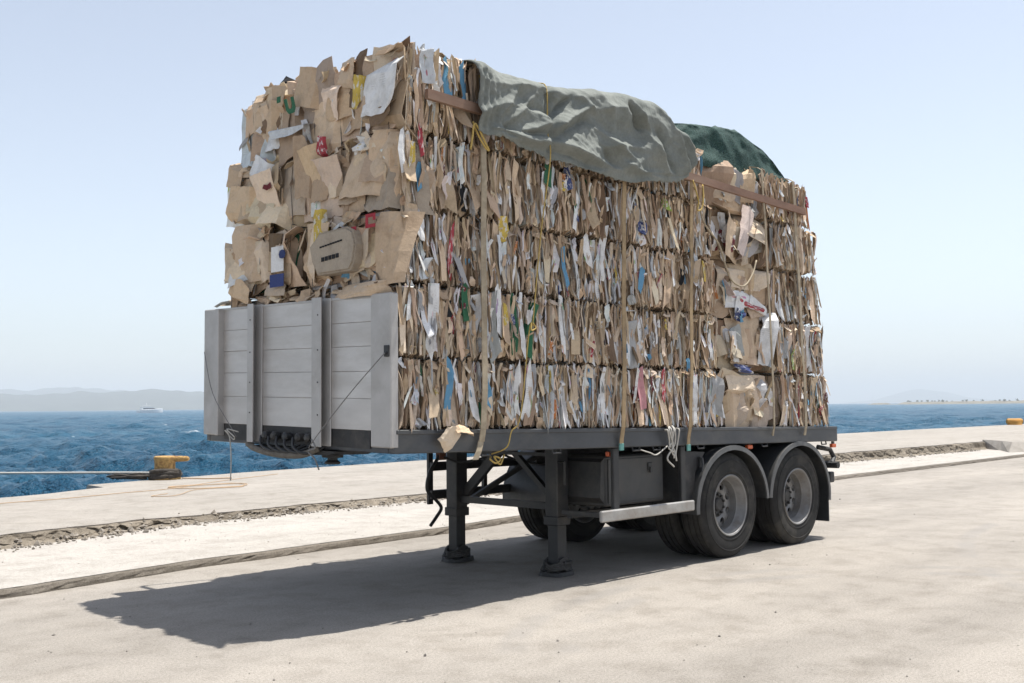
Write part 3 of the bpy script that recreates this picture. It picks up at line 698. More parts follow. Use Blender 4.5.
for y0,y1,yo in ((-.008,.64,-.010),(W_-.64,W_+.008,W_+.010)):
    g=mudguard(XW[0],y0,y1,yo,3,184);mudguard(XW[1],y0,y1,yo,-8,177)
    m=MB();xa=XW[1]+.625;m.box((xa,y0+.01,.19),(xa+.018,y1-.01,.47),bev=.004);m.build('mudflap',M_FENDER,TR)
m=MB();m.prism([(3.50,.50),(3.63,.50),(3.70,.86),(3.86,1.04),(3.50,1.06)],'y',.04,.6);m.build('guard_bracket',M_BLACK,TR)
m=MB();m.box((3.74,.012,.90),(3.77,.03,1.0));m.tube([(3.755,.0,.99),(3.75,-.012,.93),(3.73,-.012,.86)],.012,7);m.build('catch_hook',M_STEEL,TR)
# rear gear
m=MB();m.box((6.36,.30,.62),(6.46,.55,1.0));m.box((6.42,.08,.60),(6.52,.30,.72),bev=.01);m.tube([(6.36,.20,1.0),(6.50,.12,.97),(6.55,.10,.88),(6.46,.08,.82)],.028,8);m.tube([(6.46,.0,.80),(6.46,.5,.80)],.04,10);m.build('rear_hitch_gear',M_BLACK,TR)
m=MB();m.box((6.33,.15,.50),(6.41,2.35,.60),bev=.01);m.build('rear_bumper_bar',M_GUARD,TR)
for y in (.35,2.05):
    m=MB();m.box((6.42,y-.12,.70),(6.455,y+.12,.82),bev=.006);m.build('tail_light',M_RED,TR)
for (x,y,z) in ((6.38,.02,-.205),(4.66,.045,-.19),(2.50,.10,-.215)):
    m=MB();m.box((x-.045,y-.02,z-.02),(x+.045,y+.02,z+.022),bev=.006);lt=sh(m).build('marker_light',M_ORANGE,TR)
    m=MB();m.box((x-.02,y-.01,z+.022),(x+.02,y+.01,-.157));sh(m).build('bracket',M_BLACK,lt)
# dangling hose with its holder
m=MB();m.tube(spline([(2.2,1.95,1.08),(2.16,1.95,1.0),(2.06,1.96,.86),(2.04,1.97,.70),(2.14,1.96,.60),(2.2,1.95,.52),(2.14,1.95,.44),(2.06,1.95,.36)],6),.017,8);m.build('air_hose',M_HOSE,TR,smooth=True)
m=MB();m.box((2.16,1.92,.98),(2.24,1.98,1.14));m.build('hose_holder',simple('rust_primer',(.12,.05,.03),.8),TR)
m=MB();m.tube(spline([(2.2,1.95,1.02),(2.3,1.8,.96),(2.44,1.6,1.0),(2.6,1.3,1.08)],6),.012,7);m.build('air_hose',M_HOSE,TR,smooth=True)

for (pts,r) in (([(2.5,.95,1.06),(2.9,.9,.98),(3.3,.86,.92),(3.7,.9,.86)],.014),([(2.45,1.5,1.08),(2.8,1.45,.96),(3.2,1.3,.90),(3.6,1.25,.94)],.012),([(3.55,.3,1.06),(3.62,.25,.95),(3.66,.28,.86),(3.7,.4,.8)],.012)):
    m=MB();m.tube(spline(pts,6),r,7);m.build('air_hose',M_HOSE,TR,smooth=True)
for x in (.9,1.7,2.75,3.05,3.75,4.9,6.15):      # lashing hooks below the side rail
    m=MB();m.tube([dp_ for dp_ in [(x-.05,.012,dz(x,0)-.155),(x-.05,.006,dz(x,0)-.185),(x+.05,.006,dz(x,0)-.185),(x+.05,.012,dz(x,0)-.155)]],.008,6);m.build('lashing_ring',M_STEEL,TR)

# ------------------------------------------------------------------ bales
PAL={'tan':(0.54,0.405,0.28),'tan2':(0.6,0.465,0.335),'tan3':(0.46,0.34,0.235),'ltan':(0.68,0.56,0.43),'gtan':(0.49,0.405,0.32),'dk':(0.2,0.135,0.085),
 'white':(0.74,0.74,0.74),'pale':(0.6,0.63,0.66),'grey':(0.4,0.4,0.4),'blue':(0.13,0.3,0.46),'navy':(0.045,0.065,0.19),'red':(0.38,0.045,0.06),'darkred':(0.15,0.025,0.03),
 'yellow':(0.58,0.42,0.08),'green':(0.04,0.14,0.075),'lime':(0.3,0.4,0.07),'orange':(0.48,0.18,0.05),'black':(0.018,0.018,0.02),'print':(0.66,0.55,0.5),'reddot':(0.6,0.3,0.32),'buff':(0.63,0.475,0.32)}
def jit(c,a=.10):
    k=1+random.uniform(-a,a);return tuple(min(.9,max(.01,v*k*(1+random.uniform(-.03,.03)))) for v in c)
def pick(white=.15,colr=.045):
    r=random.random()
    if r<white: return jit(PAL[random.choice(['white','white','white','pale','grey'])],.08)
    if r<white+colr: return jit(PAL[random.choice(['blue','navy','red','yellow','green','orange','darkred','blue','black','print'])],.15)
    return jit(PAL[random.choices(['tan','tan2','tan3','ltan','gtan','dk'],[25,25,15,19,12,8])[0]],.20)

def grid_solid(pf,nu,nv,th,name):
    """thin curled sheet with thickness: pf(u,v)->(x,y,z), u,v in 0..1"""
    m=MB();g=[[Vector(pf(i/(nu-1),j/(nv-1))) for j in range(nv)] for i in range(nu)];vs=[]
    for s in (0,1):
        for i in range(nu):
            for j in range(nv):
                du=g[min(i+1,nu-1)][j]-g[max(i-1,0)][j];dv=g[i][min(j+1,nv-1)]-g[i][max(j-1,0)]
                n=du.cross(dv);n=n.normalized() if n.length>1e-9 else Vector((0,-1,0))
                vs.append(g[i][j]-n*th*s)
    K=nu*nv;fs=[]
    for i in range(nu-1):
        for j in range(nv-1):
            a,b,c,d=i*nv+j,(i+1)*nv+j,(i+1)*nv+j+1,i*nv+j+1;fs+=[(a,b,c,d),(a+K,d+K,c+K,b+K)]
    ring=[i*nv for i in range(nu)]+[(nu-1)*nv+j for j in range(1,nv)]+[i*nv+nv-1 for i in range(nu-2,-1,-1)]+[j for j in range(nv-2,0,-1)]
    for k in range(len(ring)):
        a,b=ring[k],ring[(k+1)%len(ring)];fs.append((a,a+K,b+K,b))
    m.add(vs,fs);me=m.mesh(name,recalc=True);me.materials.append(M_BOARD);return me
def shard_mesh(k):
    rg=random.Random(100+k);w0,w1=rg.choice([rg.uniform(.6,1),rg.uniform(.85,1.05),rg.uniform(.3,.8)]),rg.choice([rg.uniform(.6,1),rg.uniform(.85,1.05),rg.uniform(.3,.8)]);sk=rg.uniform(-.35,.35);x0=rg.uniform(-.3,.3);fo=rg.uniform(-.9,.9);cu=rg.uniform(-.5,.5)
    nz=[[rg.uniform(-.10,.10) for _ in range(6)] for _ in range(4)];ph=rg.uniform(0,6);wv=rg.uniform(.03,.22);tip=(rg.uniform(-.25,.25),rg.uniform(-.25,.25));curl=rg.uniform(-.8,.8)
    tt=rg.uniform(-.12,.12);tb_=rg.uniform(-.12,.12)
    def pf(u,v):
        i,j=round(u*2),round(v*4)
        wd=w0+(1-w0)*math.sin(math.pi*min(1,v*1.3)/2) if v<.5 else w1+(1-w1)*math.sin(math.pi*min(1,(1-v)*1.3)/2)
        x=(u-.5)*wd+sk*(v-.5)+wv*math.sin(v*5+ph)+nz[0][j]*(.6)
        y=fo*abs((u-.5)*wd-x0*.4)+cu*(v-.5)**2*1.5+nz[i][j]*.8+wv*.8*math.sin(v*6.5+ph*2)+(curl*(v-.75)*2 if v>.75 else 0)
        z=v-.5+(tt if v==1 else tb_ if v==0 else 0)*(u-.5)*2
        return (x,y,z)
    return grid_solid(pf,3,5,.055,'cardboard_strip')
SH=[shard_mesh(k) for k in range(64)]
def panel_mesh(k,n=8):
    rg=random.Random(300+k);cs=[(rg.uniform(-.07,.07),rg.uniform(-.07,.07)) for _ in range(4)]
    folds=[(rg.uniform(0,math.pi),rg.uniform(-.2,.3),rg.uniform(-.35,.35)) for _ in range(rg.choice([1,1,2]))]+[(rg.choice([0,.5,1,1.5])*math.pi+rg.gauss(0,.12),rg.uniform(.26,.40),rg.uniform(.6,2.2)) for _ in range(rg.choice([1,2,2,3]))]
    nz=[[rg.gauss(0,.010) for _ in range(n)] for _ in range(n)];ed=[[rg.gauss(0,.010) for _ in range(n)] for _ in range(4)];cut=rg.choice([None,None,0,1,2,3]);cd=rg.uniform(.2,.4)
    def pf(u,v):
        i,j=round(u*(n-1)),round(v*(n-1))
        x=(1-u)*(1-v)*(-.5+cs[0][0])+u*(1-v)*(.5+cs[1][0])+u*v*(.5+cs[2][0])+(1-u)*v*(-.5+cs[3][0])
        z=(1-u)*(1-v)*(-.5+cs[0][1])+u*(1-v)*(-.5+cs[1][1])+u*v*(.5+cs[2][1])+(1-u)*v*(.5+cs[3][1])
        if cut is not None:
            qx=(1 if cut in(1,2) else -1);qz=(1 if cut in(2,3) else -1);ex=qx*x+qz*z-(1-cd)
            if ex>0: x-=qx*ex*.5;z-=qz*ex*.5
        if i==0: x+=ed[0][j]
        if i==n-1: x+=ed[1][j]
        if j==0: z+=ed[2][i]
        if j==n-1: z+=ed[3][i]
        y=nz[i][j]
        for a,c,s in folds:
            d=x*math.cos(a)+z*math.sin(a)-c
            if d>0: y+=d*s
        return (x,y,z)
    return grid_solid(pf,n,n,.014,'cardboard_panel')
PN=[panel_mesh(k) for k in range(36)]
def piece(parent,me,name,pos,size,rot,col):
    o=bpy.data.objects.new(name,me);COL.objects.link(o);o.parent=parent
    o.location=Vector(pos)-WL[parent.name_full];o.scale=size;o.rotation_euler=rot;o.color=tuple(col)+(1,)
    mx_,mn_=max(col),min(col)
    if mx_>.035 and (mn_>.52 or mn_/mx_<.27):
        o.material_slots[0].link='OBJECT';o.material_slots[0].material=M_PAPER if mn_>.52 else M_PRINT
    return o

ZF=[1.335,1.85,2.385,2.925,3.485,4.12];ZB=[1.235,1.81,2.36,2.91,3.41,3.88]
XF=[.05,.05,.06,.09,.11];XR=[6.30,6.25,6.16,6.08,5.95]
def zlev(k,x): return ZF[k]+(ZB[k]-ZF[k])*min(1,max(0,x/6.0))
CB=[0,1.28,2.66,4.10,5.16,6.2]
ORD=['bottom','second','third','fourth','top']
def bale_core(parent,x0,x1,y0,y1,z0,z1,axis,n,rnd,seed,tilt=.0,prot=.0):
    """pressed sheets standing side by side along axis, joined as one mass"""
    rg=random.Random(seed);m=MB();A0,A1=(x0,x1) if axis=='x' else (y0,y1);B0,B1=(y0,y1) if axis=='x' else (x0,x1)
    st=(A1-A0)/n
    side=9;tops=5
    for i in range(n):
        c=A0+(i+.5)*st;th=st*rg.uniform(.55,1.0)*.5
        base=[]
        for k in range(side): base.append((B0,z0+(z1-z0)*(k+.5)/side,-1,0))
        for k in range(tops): base.append((B0+(B1-B0)*(k+.5)/tops,z1,0,1))
        for k in range(side): base.append((B1,z1-(z1-z0)*(k+.5)/side,1,0))
        for k in range(tops): base.append((B1-(B1-B0)*(k+.5)/tops,z0,0,-1))
        e=min(i,n-1-i)/max(1,n*.5);bul=rnd*(1-min(1,e*3.5))**2
        ins=max(-.004,rg.gauss(.030,.020))+(.06 if rg.random()<.15 else 0);inz=max(-.006,rg.gauss(.008,.014));ph=rg.uniform(0,6);wa=rg.uniform(.004,.022)
        pts=[]
        for (b,z,sb,sz) in base:
            tz=(z-z0)/(z1-z0);tb=(b-B0)/(B1-B0)
            cr=max(0,abs(tz-.5)*2-.72)/.28 if sb else 0;cb=max(0,abs(tb-.5)*2-.72)/.28 if sz else 0
            bb=b-sb*(ins+bul+rg.uniform(-.018,.018)+cr*cr*(.05+rnd*.8));zz=z-sz*(inz+rg.uniform(-.010,.012)+cb*cb*(.012+rnd*.3)+bul*.6)
            off=wa*math.sin(tz*7+ph)+rg.uniform(-.004,.004)+tilt*(tz-.5)
            pts.append((bb,zz,c+off))
        vs=[]
        for s in (-1,1):
            for (b,z,a) in pts: vs.append((a+s*th,b,z) if axis=='x' else (b,a+s*th,z))
        K=len(pts);fs=[tuple(range(K))[::-1],tuple(range(K,2*K))]+[(k,(k+1)%K,(k+1)%K+K,k+K) for k in range(K)]
        random.seed(seed*1000+i);m.add(vs,fs,pick(.09,.012))
    o=m.build('pressed_layers',M_CORE,parent);o['kind']='stuff';return o
def strips_on_side(parent,x0,x1,z0f,z1f,yf,dens=1.0,white=.15,colr=.03,rec=0,big=1.0):
    """loose sheet edges standing upright on the face that looks to -y"""
    # narrow sheet edges
    lo,hi=(lambda x:z0f(x)+.002+.018*mn.noise(Vector((x*4,yf,1)))),(lambda x:z1f(x)-.008+.020*mn.noise(Vector((x*4+9,yf,1))))
    x=x0+.01
    while x<x1-.01:
        w=random.uniform(.012,.036)*big;z0,z1=lo(x),hi(x);h=z1-z0
        segs=random.choices([[1],[.55,.45],[.4,.6],[.33,.3,.37]],[20,28,28,24])[0];z=z0
        for s in segs:
            hh=h*s*random.uniform(.88,1.04);zc=z+h*s/2;zc=min(max(zc,z0+hh*.48),z1-hh*.48);z+=h*s
            c=pick(white*1.1,colr*.9);nm='paper_strip' if c[2]>.5 else 'cardboard_strip'
            piece(parent,random.choice(SH),nm,(x+random.uniform(-.006,.006),yf+rec+(random.uniform(-.022,.014) if random.random()<.86 else random.uniform(.03,.055)),zc),(w,max(w,.05),hh),(random.gauss(-.06,.10),random.gauss(0,.075),max(-1.3,min(1.3,random.gauss(0,.8)))),c)
        x+=w*random.uniform(.65,1.0)/dens
    # broader sheets turned outwards
    x=x0+.04
    while x<x1-.04:
        w=random.uniform(.04,.10)*big;z0,z1=lo(x),hi(x);h=z1-z0;hh=h*random.choice([.96,.9,.7,.55,.45,.4]);zc=random.uniform(z0+hh*.5,z1-hh*.5) if hh<h*.93 else (z0+z1)/2
        pit=random.gauss(-.08,.10) if random.random()<.84 else random.uniform(-.4,-.12)
        c=pick(white*1.3,colr);nm='paper_strip' if c[2]>.5 else 'cardboard_strip'
        piece(parent,random.choice(SH),nm,(x,yf+rec+random.uniform(-.016,.010),zc),(w,max(w*.6,.05),hh),(pit,random.gauss(0,.09),max(-1,min(1,random.gauss(0,.4)))),c)
        x+=w*random.uniform(.9,1.7)/dens
    for q in range(int(30*dens*(x1-x0))):
        c=pick(.52,.14);h=random.uniform(.05,.17);w=random.uniform(.018,.055);xx=random.uniform(x0+.03,x1-.03);z0,z1=lo(xx),hi(xx)
        piece(parent,random.choice(SH),'paper_strip' if c[2]>.5 else 'cardboard_strip',(xx,yf+rec-.016+random.uniform(-.010,.012),random.uniform(z0+h*.5,z1-h*.45)),(w,w*.7,h),(random.gauss(-.05,.15),random.gauss(0,.2),random.gauss(0,.4)),c)
    # frayed rim bent outwards along the top edge of the bale
    xx=x0+.03
    while xx<x1-.02:
        if random.random()<.50:
            w=random.uniform(.04,.10);h=random.uniform(.05,.12)
            piece(parent,random.choice(SH),'torn_flap',(xx,yf+rec-.005,z1f(xx)-.03+random.uniform(-.02,.016)),(w,w*.6,h),(random.uniform(-1.1,-.2),random.gauss(0,.25),random.gauss(0,.35)),pick(.12,.01))
        xx+=random.uniform(.05,.11)
    xx=x0+.03
    while xx<x1-.02:
        if random.random()<.36:
            w=random.uniform(.04,.09);h=random.uniform(.05,.11)
            piece(parent,random.choice(SH),'torn_flap',(xx,yf+rec-.005,z0f(xx)+.035),(w,w*.6,h),(random.uniform(.0,.5),random.gauss(0,.4),random.gauss(0,.35)),pick(.25,.02))
        xx+=random.uniform(.06,.13)
def panels_on(parent,face,a0,a1,z0,z1,d,n,white=.12,smin=.16,smax=.42):
    """broad sheets lying against a face: face 'y' looks to -y, face 'x' looks to -x"""
    cols=max(2,int((a1-a0)/.30));rows=max(1,int((z1-z0)/.26));spots=[(i,j) for i in range(cols) for j in range(rows)]
    while len(spots)<n: spots.append((random.uniform(0,cols-1),random.uniform(0,rows-1)))
    for q,(i,j) in enumerate(spots):
        w=random.uniform(smin,smax);h=min((z1-z0)*.95,random.uniform(smin,smax))
        if q>=cols*rows: w*=.6;h*=.7
        a=a0+(i+.5)*(a1-a0)/cols+random.uniform(-.05,.05);z=z0+(j+.5)*(z1-z0)/rows+random.uniform(-.04,.04)
        a=min(max(a,a0+w*.42),a1-w*.42);z=min(max(z,z0+h*.45),z1-h*.45)
        c=pick(white,.0);rot=(random.gauss(0,.15)-.02,random.gauss(0,.13),random.gauss(0,.18));lay=-.004*q*.6+random.uniform(-.035,.035)
        if face=='y': piece(parent,random.choice(PN),'cardboard_panel',(a,d+lay,z),(w,(w+h)*.5,h),rot,c)
        else: piece(parent,random.choice(PN),'cardboard_panel',(d+lay,a,z),(w,(w+h)*.5,h),(rot[0],rot[1],-math.pi/2+rot[2]),c)
BALES={}
STK=['beside the headboard','second stack from the headboard','third stack from the headboard','fourth stack from the headboard','rearmost stack']
for k in range(5):
    for c in range(5):
        for row in (0,1):
            if row==1 and c>0 and False: continue
            sx0=XF[k];sx1=XR[k];f=(sx1-sx0)/6.2
            x0=sx0+CB[c]*f+.012;x1=sx0+CB[c+1]*f-.012
            if c==2: x1-=.03
            xm=(x0+x1)/2;z0=zlev(k,xm)+.004+.0;z1=zlev(k+1,xm)-.008
            dy=random.uniform(-.020,.034)
            if row==0:
                y0=.035+dy;y1=1.19
                rec=.10 if c==3 else 0
                y0+=rec
            else:
                y0=1.21;y1=2.44+dy*2
                z0+=.03;z1+=.03
                if c==0: x0+=.0;y1=[2.36,2.36,2.20,2.24,2.12][k];
                if c==0 and k==4: z1-=.03
                if c>0 and k==4: z1-=.05
            lab='%s pressed cardboard bale, %s layer, %s row, %s'%(
                ('flat-faced' if c==3 and row==0 else 'crumpled' if row==1 else 'vertically layered'),ORD[k],'camera-side' if row==0 else 'sea-side',STK[c])
            t=thing('cardboard_bale',(xm,(y0+y1)/2,z0),lab,'cardboard bale','cardboard bales stacked on the trailer')
            axis='y' if (c==3 and row==0) else 'x'
            n=int((x1-x0)/.0165) if axis=='x' else 34
            bale_core(t,x0,x1,y0,y1,z0,z1,axis,n,(.04 if row==0 else (.13 if c==0 else .05)),17*k+5*c+row+3,tilt=random.uniform(-.02,.02))
            BALES[k,c,row]=(t,x0,x1,y0,y1,z0,z1)
            # tying wires
            for wy in np.linspace(y0+.14,y1-.14,4):
                if row==1 and c>0: break
                m=MB();g=.004
                wy+=random.uniform(-.03,.03)
                pts=[(x0-.012,wy,z0-.002),(x0-.03,wy+.005,(z0+z1)/2),(x0-.012,wy,z1+.002),(x1+.004,wy,z1+.002),(x1+.004,wy,z0-.002),(x0-.012,wy,z0-.002)]
                if c==0: m.tube(pts,.0028,5,cap=False)
                else: m.tube(pts,.0022,4,cap=False)
                m.build('tie_wire',M_WIRE,t,recalc=False)
            if row==0 and c!=3:
                off=lambda kk,d:(lambda x:zlev(kk,x)+d)
                strips_on_side(t,x0,x1,off(k,.012),off(k+1,-.015),y0-.012,dens=1.0,white=random.choice([.05,.09,.13,.17,.26]) if (k,c)!=(0,1) else .34,colr=random.choice([.015,.03,.05]),big=random.choice([.85,1.0,1.15,1.5]))
            elif row==0:
                panels_on(t,'y',x0+.01,x1-.01,z0+.01,z1-.005,y0-.005,20,white=.16,smin=.30,smax=.58)
                for q in range(8):
                    cc=pick(.3,.06);h=random.uniform(.12,.36);w=random.uniform(.05,.10)
                    piece(t,random.choice(SH),'cardboard_strip',(random.uniform(x0+.04,x1-.04),y0-.05+random.uniform(-.01,.02),random.uniform(z0+h*.5,z1-h*.5)),(w,w,h),(random.gauss(0,.2),random.gauss(0,.5),random.gauss(0,.6)),cc)
            if c==0 and k>=1:
                xa=x0-.012
                zz0=max(z0,dz(0,(y0+y1)/2)+HT+.02) if k==1 else z0
                panels_on(t,'x',y0+.0,y1-.0,zz0+.005,z1-.005,xa-.005,(15 if row==0 else 18) if k>1 else 7,white=.08,smin=.30,smax=.60)
                for q in range(16 if k>1 else 5):
                    cc=pick(.36,.07);h=random.uniform(.06,.22);w=random.uniform(.025,.07)
                    piece(t,random.choice(SH),'paper_strip' if cc[2]>.5 else 'cardboard_strip',(xa-.02+random.uniform(-.02,.02),random.uniform(y0+.03,y1-.03),max(zz0+h*.4,random.uniform(z0+h*.5,z1-h*.45))),(w,w,h),(random.gauss(0,.2),random.gauss(0,.5),-math.pi/2+random.gauss(0,.6)),cc)
                for q in range(7):
                    yy=random.uniform(y0+.05,y1-.05);w=random.uniform(.07,.18)
                    piece(t,random.choice(SH),'torn_flap',(xa-.02,yy,z1-.03),(w,w*.7,random.uniform(.08,.16)),(random.uniform(-1.1,-.1),random.gauss(0,.3),-math.pi/2+random.gauss(0,.4)),pick(.12,.01))
            if c==0 and k==0:
                for q in range(8): pass
            if k==4:   # ragged upper rim against the sky
                for q in range(int((x1-x0)*(20 if row==0 else 8))):
                    h=random.uniform(.06,.14);w=random.uniform(.04,.10);xx=random.uniform(x0+.03,x1-.03)
                    yy=y0+random.uniform(.0,.25) if row==0 else random.uniform(y0,y1)
                    piece(t,random.choice(SH),'torn_flap',(xx,yy,zlev(5,xx)-.01+(.03 if row else 0)-(.05 if row and c else 0)),(w,w,h),(random.gauss(0,.35),random.gauss(0,.4),random.gauss(0,.8)),pick(.2,.015))

# pieces that stand out on the camera side
SPEC=[(0.30,3.96,0.13,0.24,'pale'),(0.67,3.91,0.07,0.29,'blue'),(0.09,3.32,0.09,0.32,'white'),(0.17,3.25,0.07,0.29,'yellow'),(0.27,3.42,0.08,0.22,'red'),(0.23,3.15,0.06,0.20,'blue'),(0.54,2.65,0.07,0.37,'red'),(1.09,2.86,0.11,0.19,'yellow'),(0.27,2.80,0.13,0.25,'white'),(0.13,2.71,0.07,0.19,'navy'),(0.31,2.49,0.15,0.15,'pale'),(1.83,2.63,0.10,0.33,'blue'),(2.13,2.81,0.12,0.26,'white'),(2.35,2.83,0.09,0.43,'white'),(0.67,2.26,0.07,0.27,'green'),(0.35,2.12,0.11,0.49,'white'),(1.03,2.23,0.10,0.37,'white'),(1.11,2.16,0.07,0.25,'yellow'),(1.29,2.13,0.07,0.47,'white'),(1.78,2.15,0.08,0.49,'white'),(0.53,1.63,0.09,0.41,'blue'),(0.91,1.62,0.08,0.26,'blue'),(1.59,3.36,0.10,0.18,'green'),(1.86,3.38,0.07,0.20,'navy'),(2.85,3.08,0.16,0.11,'navy'),(3.22,3.34,0.11,0.11,'lime'),(2.86,2.61,0.09,0.22,'blue'),(2.90,2.12,0.15,0.40,'white'),(2.73,2.02,0.16,0.40,'grey'),(3.15,1.67,0.08,0.27,'red'),(3.59,1.86,0.07,0.13,'blue'),(3.62,1.54,0.13,0.45,'white'),(4.00,2.07,0.12,0.29,'white'),(2.81,1.63,0.09,0.35,'reddot'),(6.10,1.40,0.14,0.11,'red'),(2.78,1.58,0.12,0.16,'darkred'),(0.69,3.05,0.12,0.20,'black'),(0.51,3.09,0.10,0.19,'print'),(0.15,2.25,0.07,0.28,'white'),(1.06,2.66,0.07,0.31,'pale'),(4.02,1.58,0.16,0.39,'grey'),(5.48,1.96,0.11,0.19,'lime'),(1.63,1.96,0.07,0.11,'orange'),(0.34,2.33,0.06,0.19,'grey'),
 (.75,1.55,.09,.3,'white'),(1.25,1.62,.10,.4,'white'),(1.36,1.6,.09,.42,'white'),(1.16,1.66,.08,.3,'pale'),(2.05,1.55,.09,.34,'white'),(2.3,1.6,.08,.4,'white'),(1.55,3.2,.08,.35,'white'),(1.95,3.1,.09,.3,'white'),(3.35,2.75,.08,.3,'white'),(3.75,2.9,.08,.3,'pale')]
for (x,z,w,h,cn) in SPEC:
    k=max(i for i in range(5) if zlev(i,x)<=z);c=max(i for i in range(5) if XF[k]+CB[i]*(XR[k]-XF[k])/6.2<=x)
    t=BALES[k,c,0][0];y0=BALES[k,c,0][3]
    piece(t,random.choice(SH),{'white':'paper_strip','pale':'plastic_strip','grey':'paper_strip'}.get(cn,'printed_strip'),(x,y0-.040,z),(w*.85,w*.45,h),(random.gauss(0,.05),random.gauss(0,.06),random.gauss(0,.22)),PAL[cn])
# pieces that stand out on the front
FR=[(0.19,3.80,0.42,0.44,'white',-.035,.12),(0.20,3.62,0.27,0.17,'dk',-.04,0),(0.43,3.82,0.09,0.25,'yellow',-.06,.1),(0.35,3.25,0.62,0.46,'tan2',-.03,.05),(1.33,2.62,0.21,0.35,'tan',-.05,0),(0.84,2.87,0.14,0.23,'yellow',-.06,-.1),(0.85,3.47,0.10,0.16,'red',-.06,.1),(1.33,3.69,0.52,0.09,'pale',-.07,.06),(0.38,2.335,0.62,0.10,'tan2',-.06,0),(1.14,4.00,0.40,0.30,'tan',-.04,.2),(1.80,3.84,0.40,0.46,'tan2',-.02,.1),(1.70,3.40,0.32,0.24,'white',-.05,.4),(1.97,3.17,0.40,0.32,'buff',-.06,.1),(1.92,2.76,0.42,0.46,'tan2',-.05,0),(1.98,2.47,0.45,0.20,'buff',-.07,.2),(0.95,2.66,0.13,0.46,'ltan',-.05,.05),(1.13,3.36,0.22,0.47,'tan3',-.02,.05),(.92,3.25,.2,.42,'tan3',-.02,0),(1.55,4.0,.3,.25,'tan',-.03,.3),(1.40,2.44,.3,.12,'gtan',-.06,.1),(.62,4.0,.22,.2,'tan2',-.03,.2),(.1,2.62,.32,.5,'tan',-.02,0),(2.1,3.45,.25,.2,'tan',-.04,.3)]
def bale_at(y,z,row=None):
    k=max([i for i in range(5) if ZF[i]<=z] or [0]);return BALES[k,0,0 if y<1.2 else 1]
for (y,z,w,h,cn,dx,rl) in FR:
    t,x0=bale_at(y,z)[:2];piece(t,random.choice(PN),'cardboard_panel' if cn not in('white','pale','yellow','red') else 'printed_panel',(x0+dx*1.1-.045,y,z),(w,(w+h)*.4,h),(random.gauss(0,.06),rl,-math.pi/2+random.gauss(0,.06)),PAL[cn])
# flat printed marks on the front boards: (y,z,w,h,colour)
def flat_mark(y,z,w,h,cn,dx,poly=None,name='printed_mark'):
    dx-=.03
    t,x0=bale_at(y,z)[:2];m=MB();P=poly or [(-.5,-.5),(.5,-.5),(.5,.5),(-.5,.5)]
    m.prism([(y+a*w,z+b*h) for a,b in P],'x',x0+dx-.004,x0+dx);me=m.mesh(name,WL[t.name_full]);o=link(name,me,M_BOARD,t);o.color=PAL[cn]+(1,);return o
flat_mark(1.34,2.66,.17,.20,'white',-.105);flat_mark(1.34,2.49,.19,.10,'navy',-.11)
flat_mark(1.26,2.69,.09,.07,'navy',-.115,[(-.5,0),(-.35,-.4),(0,-.5),(.35,-.4),(.5,0),(.35,.4),(0,.5),(-.35,.4)])
U=[(-.5,.5),(-.5,-.2),(-.3,-.5),(.3,-.5),(.5,-.2),(.5,.5),(.2,.5),(.2,-.1),(.1,-.2),(-.1,-.2),(-.2,-.1),(-.2,.5)]
flat_mark(1.24,3.87,.13,.13,'green',-.11,[(a+.35*b,b) for a,b in U])
flat_mark(1.40,3.95,.05,.05,'green',-.11)
FRM=[(-.5,-.5),(.5,-.5),(.5,.5),(-.5,.5),(-.5,.0),(-.25,.0),(-.25,.25),(.25,.25),(.25,-.25),(-.5,-.25)]
flat_mark(.20,2.82,.11,.10,'red',-.085,FRM);flat_mark(.40,2.78,.07,.04,'red',-.085)
flat_mark(1.55,3.27,.12,.06,'darkred',-.10,[(-.5,-.3),(0,-.5),(.5,-.1),(.35,.4),(-.1,.2),(-.4,.5)])
# drum-shaped carton with dark stencil bars
t,x0=bale_at(.6,2.6)[:2]
m=MB();yc,zc=.60,2.64;pl=[(-.24,-.11),(-.20,-.16),(.20,-.16),(.27,-.05),(.30,.06),(.22,.12),(.18,.155),(-.16,.165),(-.235,.13),(-.27,.03)]
pl=[(yc+a,zc+b) for a,b in pl];m.prism(pl,'x',x0-.14,x0-.02);o=m.build('round_carton',M_BOARD,t);o.color=(.36,.30,.235,1)
m=MB();vs=[(x0-.143,y,z) for y,z in pl];m.prism([(yc+(y-yc)*.93,zc+(z-zc)*.9) for y,z in pl],'x',x0-.152,x0-.1405);q=m.build('carton_lid',M_BOARD,t);q.color=(.40,.34,.27,1)
for (a,b,w,h,n_) in ((.02,.055,.28,.012,1),(.03,-.045,.22,.032,1)):
    for j in range(9 if h<.02 else 5):
        nn=9 if h<.02 else 5;ww=w/nn*.8;m=MB();y=yc+a-w/2+w*(j+.5)/nn;z=zc+b+(j-nn/2)*-.003;m.box((x0-.156,y-ww/2,z-h/2),(x0-.1522,y+ww/2,z+h/2));q=m.build('stencil_bar',M_BOARD,t);q.color=PAL['black']+(1,)
# scraps standing up at the far front corner
t,x0=bale_at(1.6,4.0)[:2]
piece(t,SH[3],'plastic_scrap',(x0+.05,1.62,4.15),(.15,.1,.16),(0,.5,-1.4),PAL['black'])
piece(t,PN[4],'cardboard_panel',(x0+.10,1.30,4.17),(.22,.15,.10),(.6,.2,-1.3),PAL['tan2'])
piece(t,PN[7],'cardboard_panel',(x0+.08,1.42,4.20),(.20,.15,.06),(.3,-.3,-1.5),PAL['buff'])
piece(t,PN[9],'cardboard_panel',(x0+.12,1.05,4.12),(.20,.15,.14),(.3,.3,-1.5),PAL['tan'])
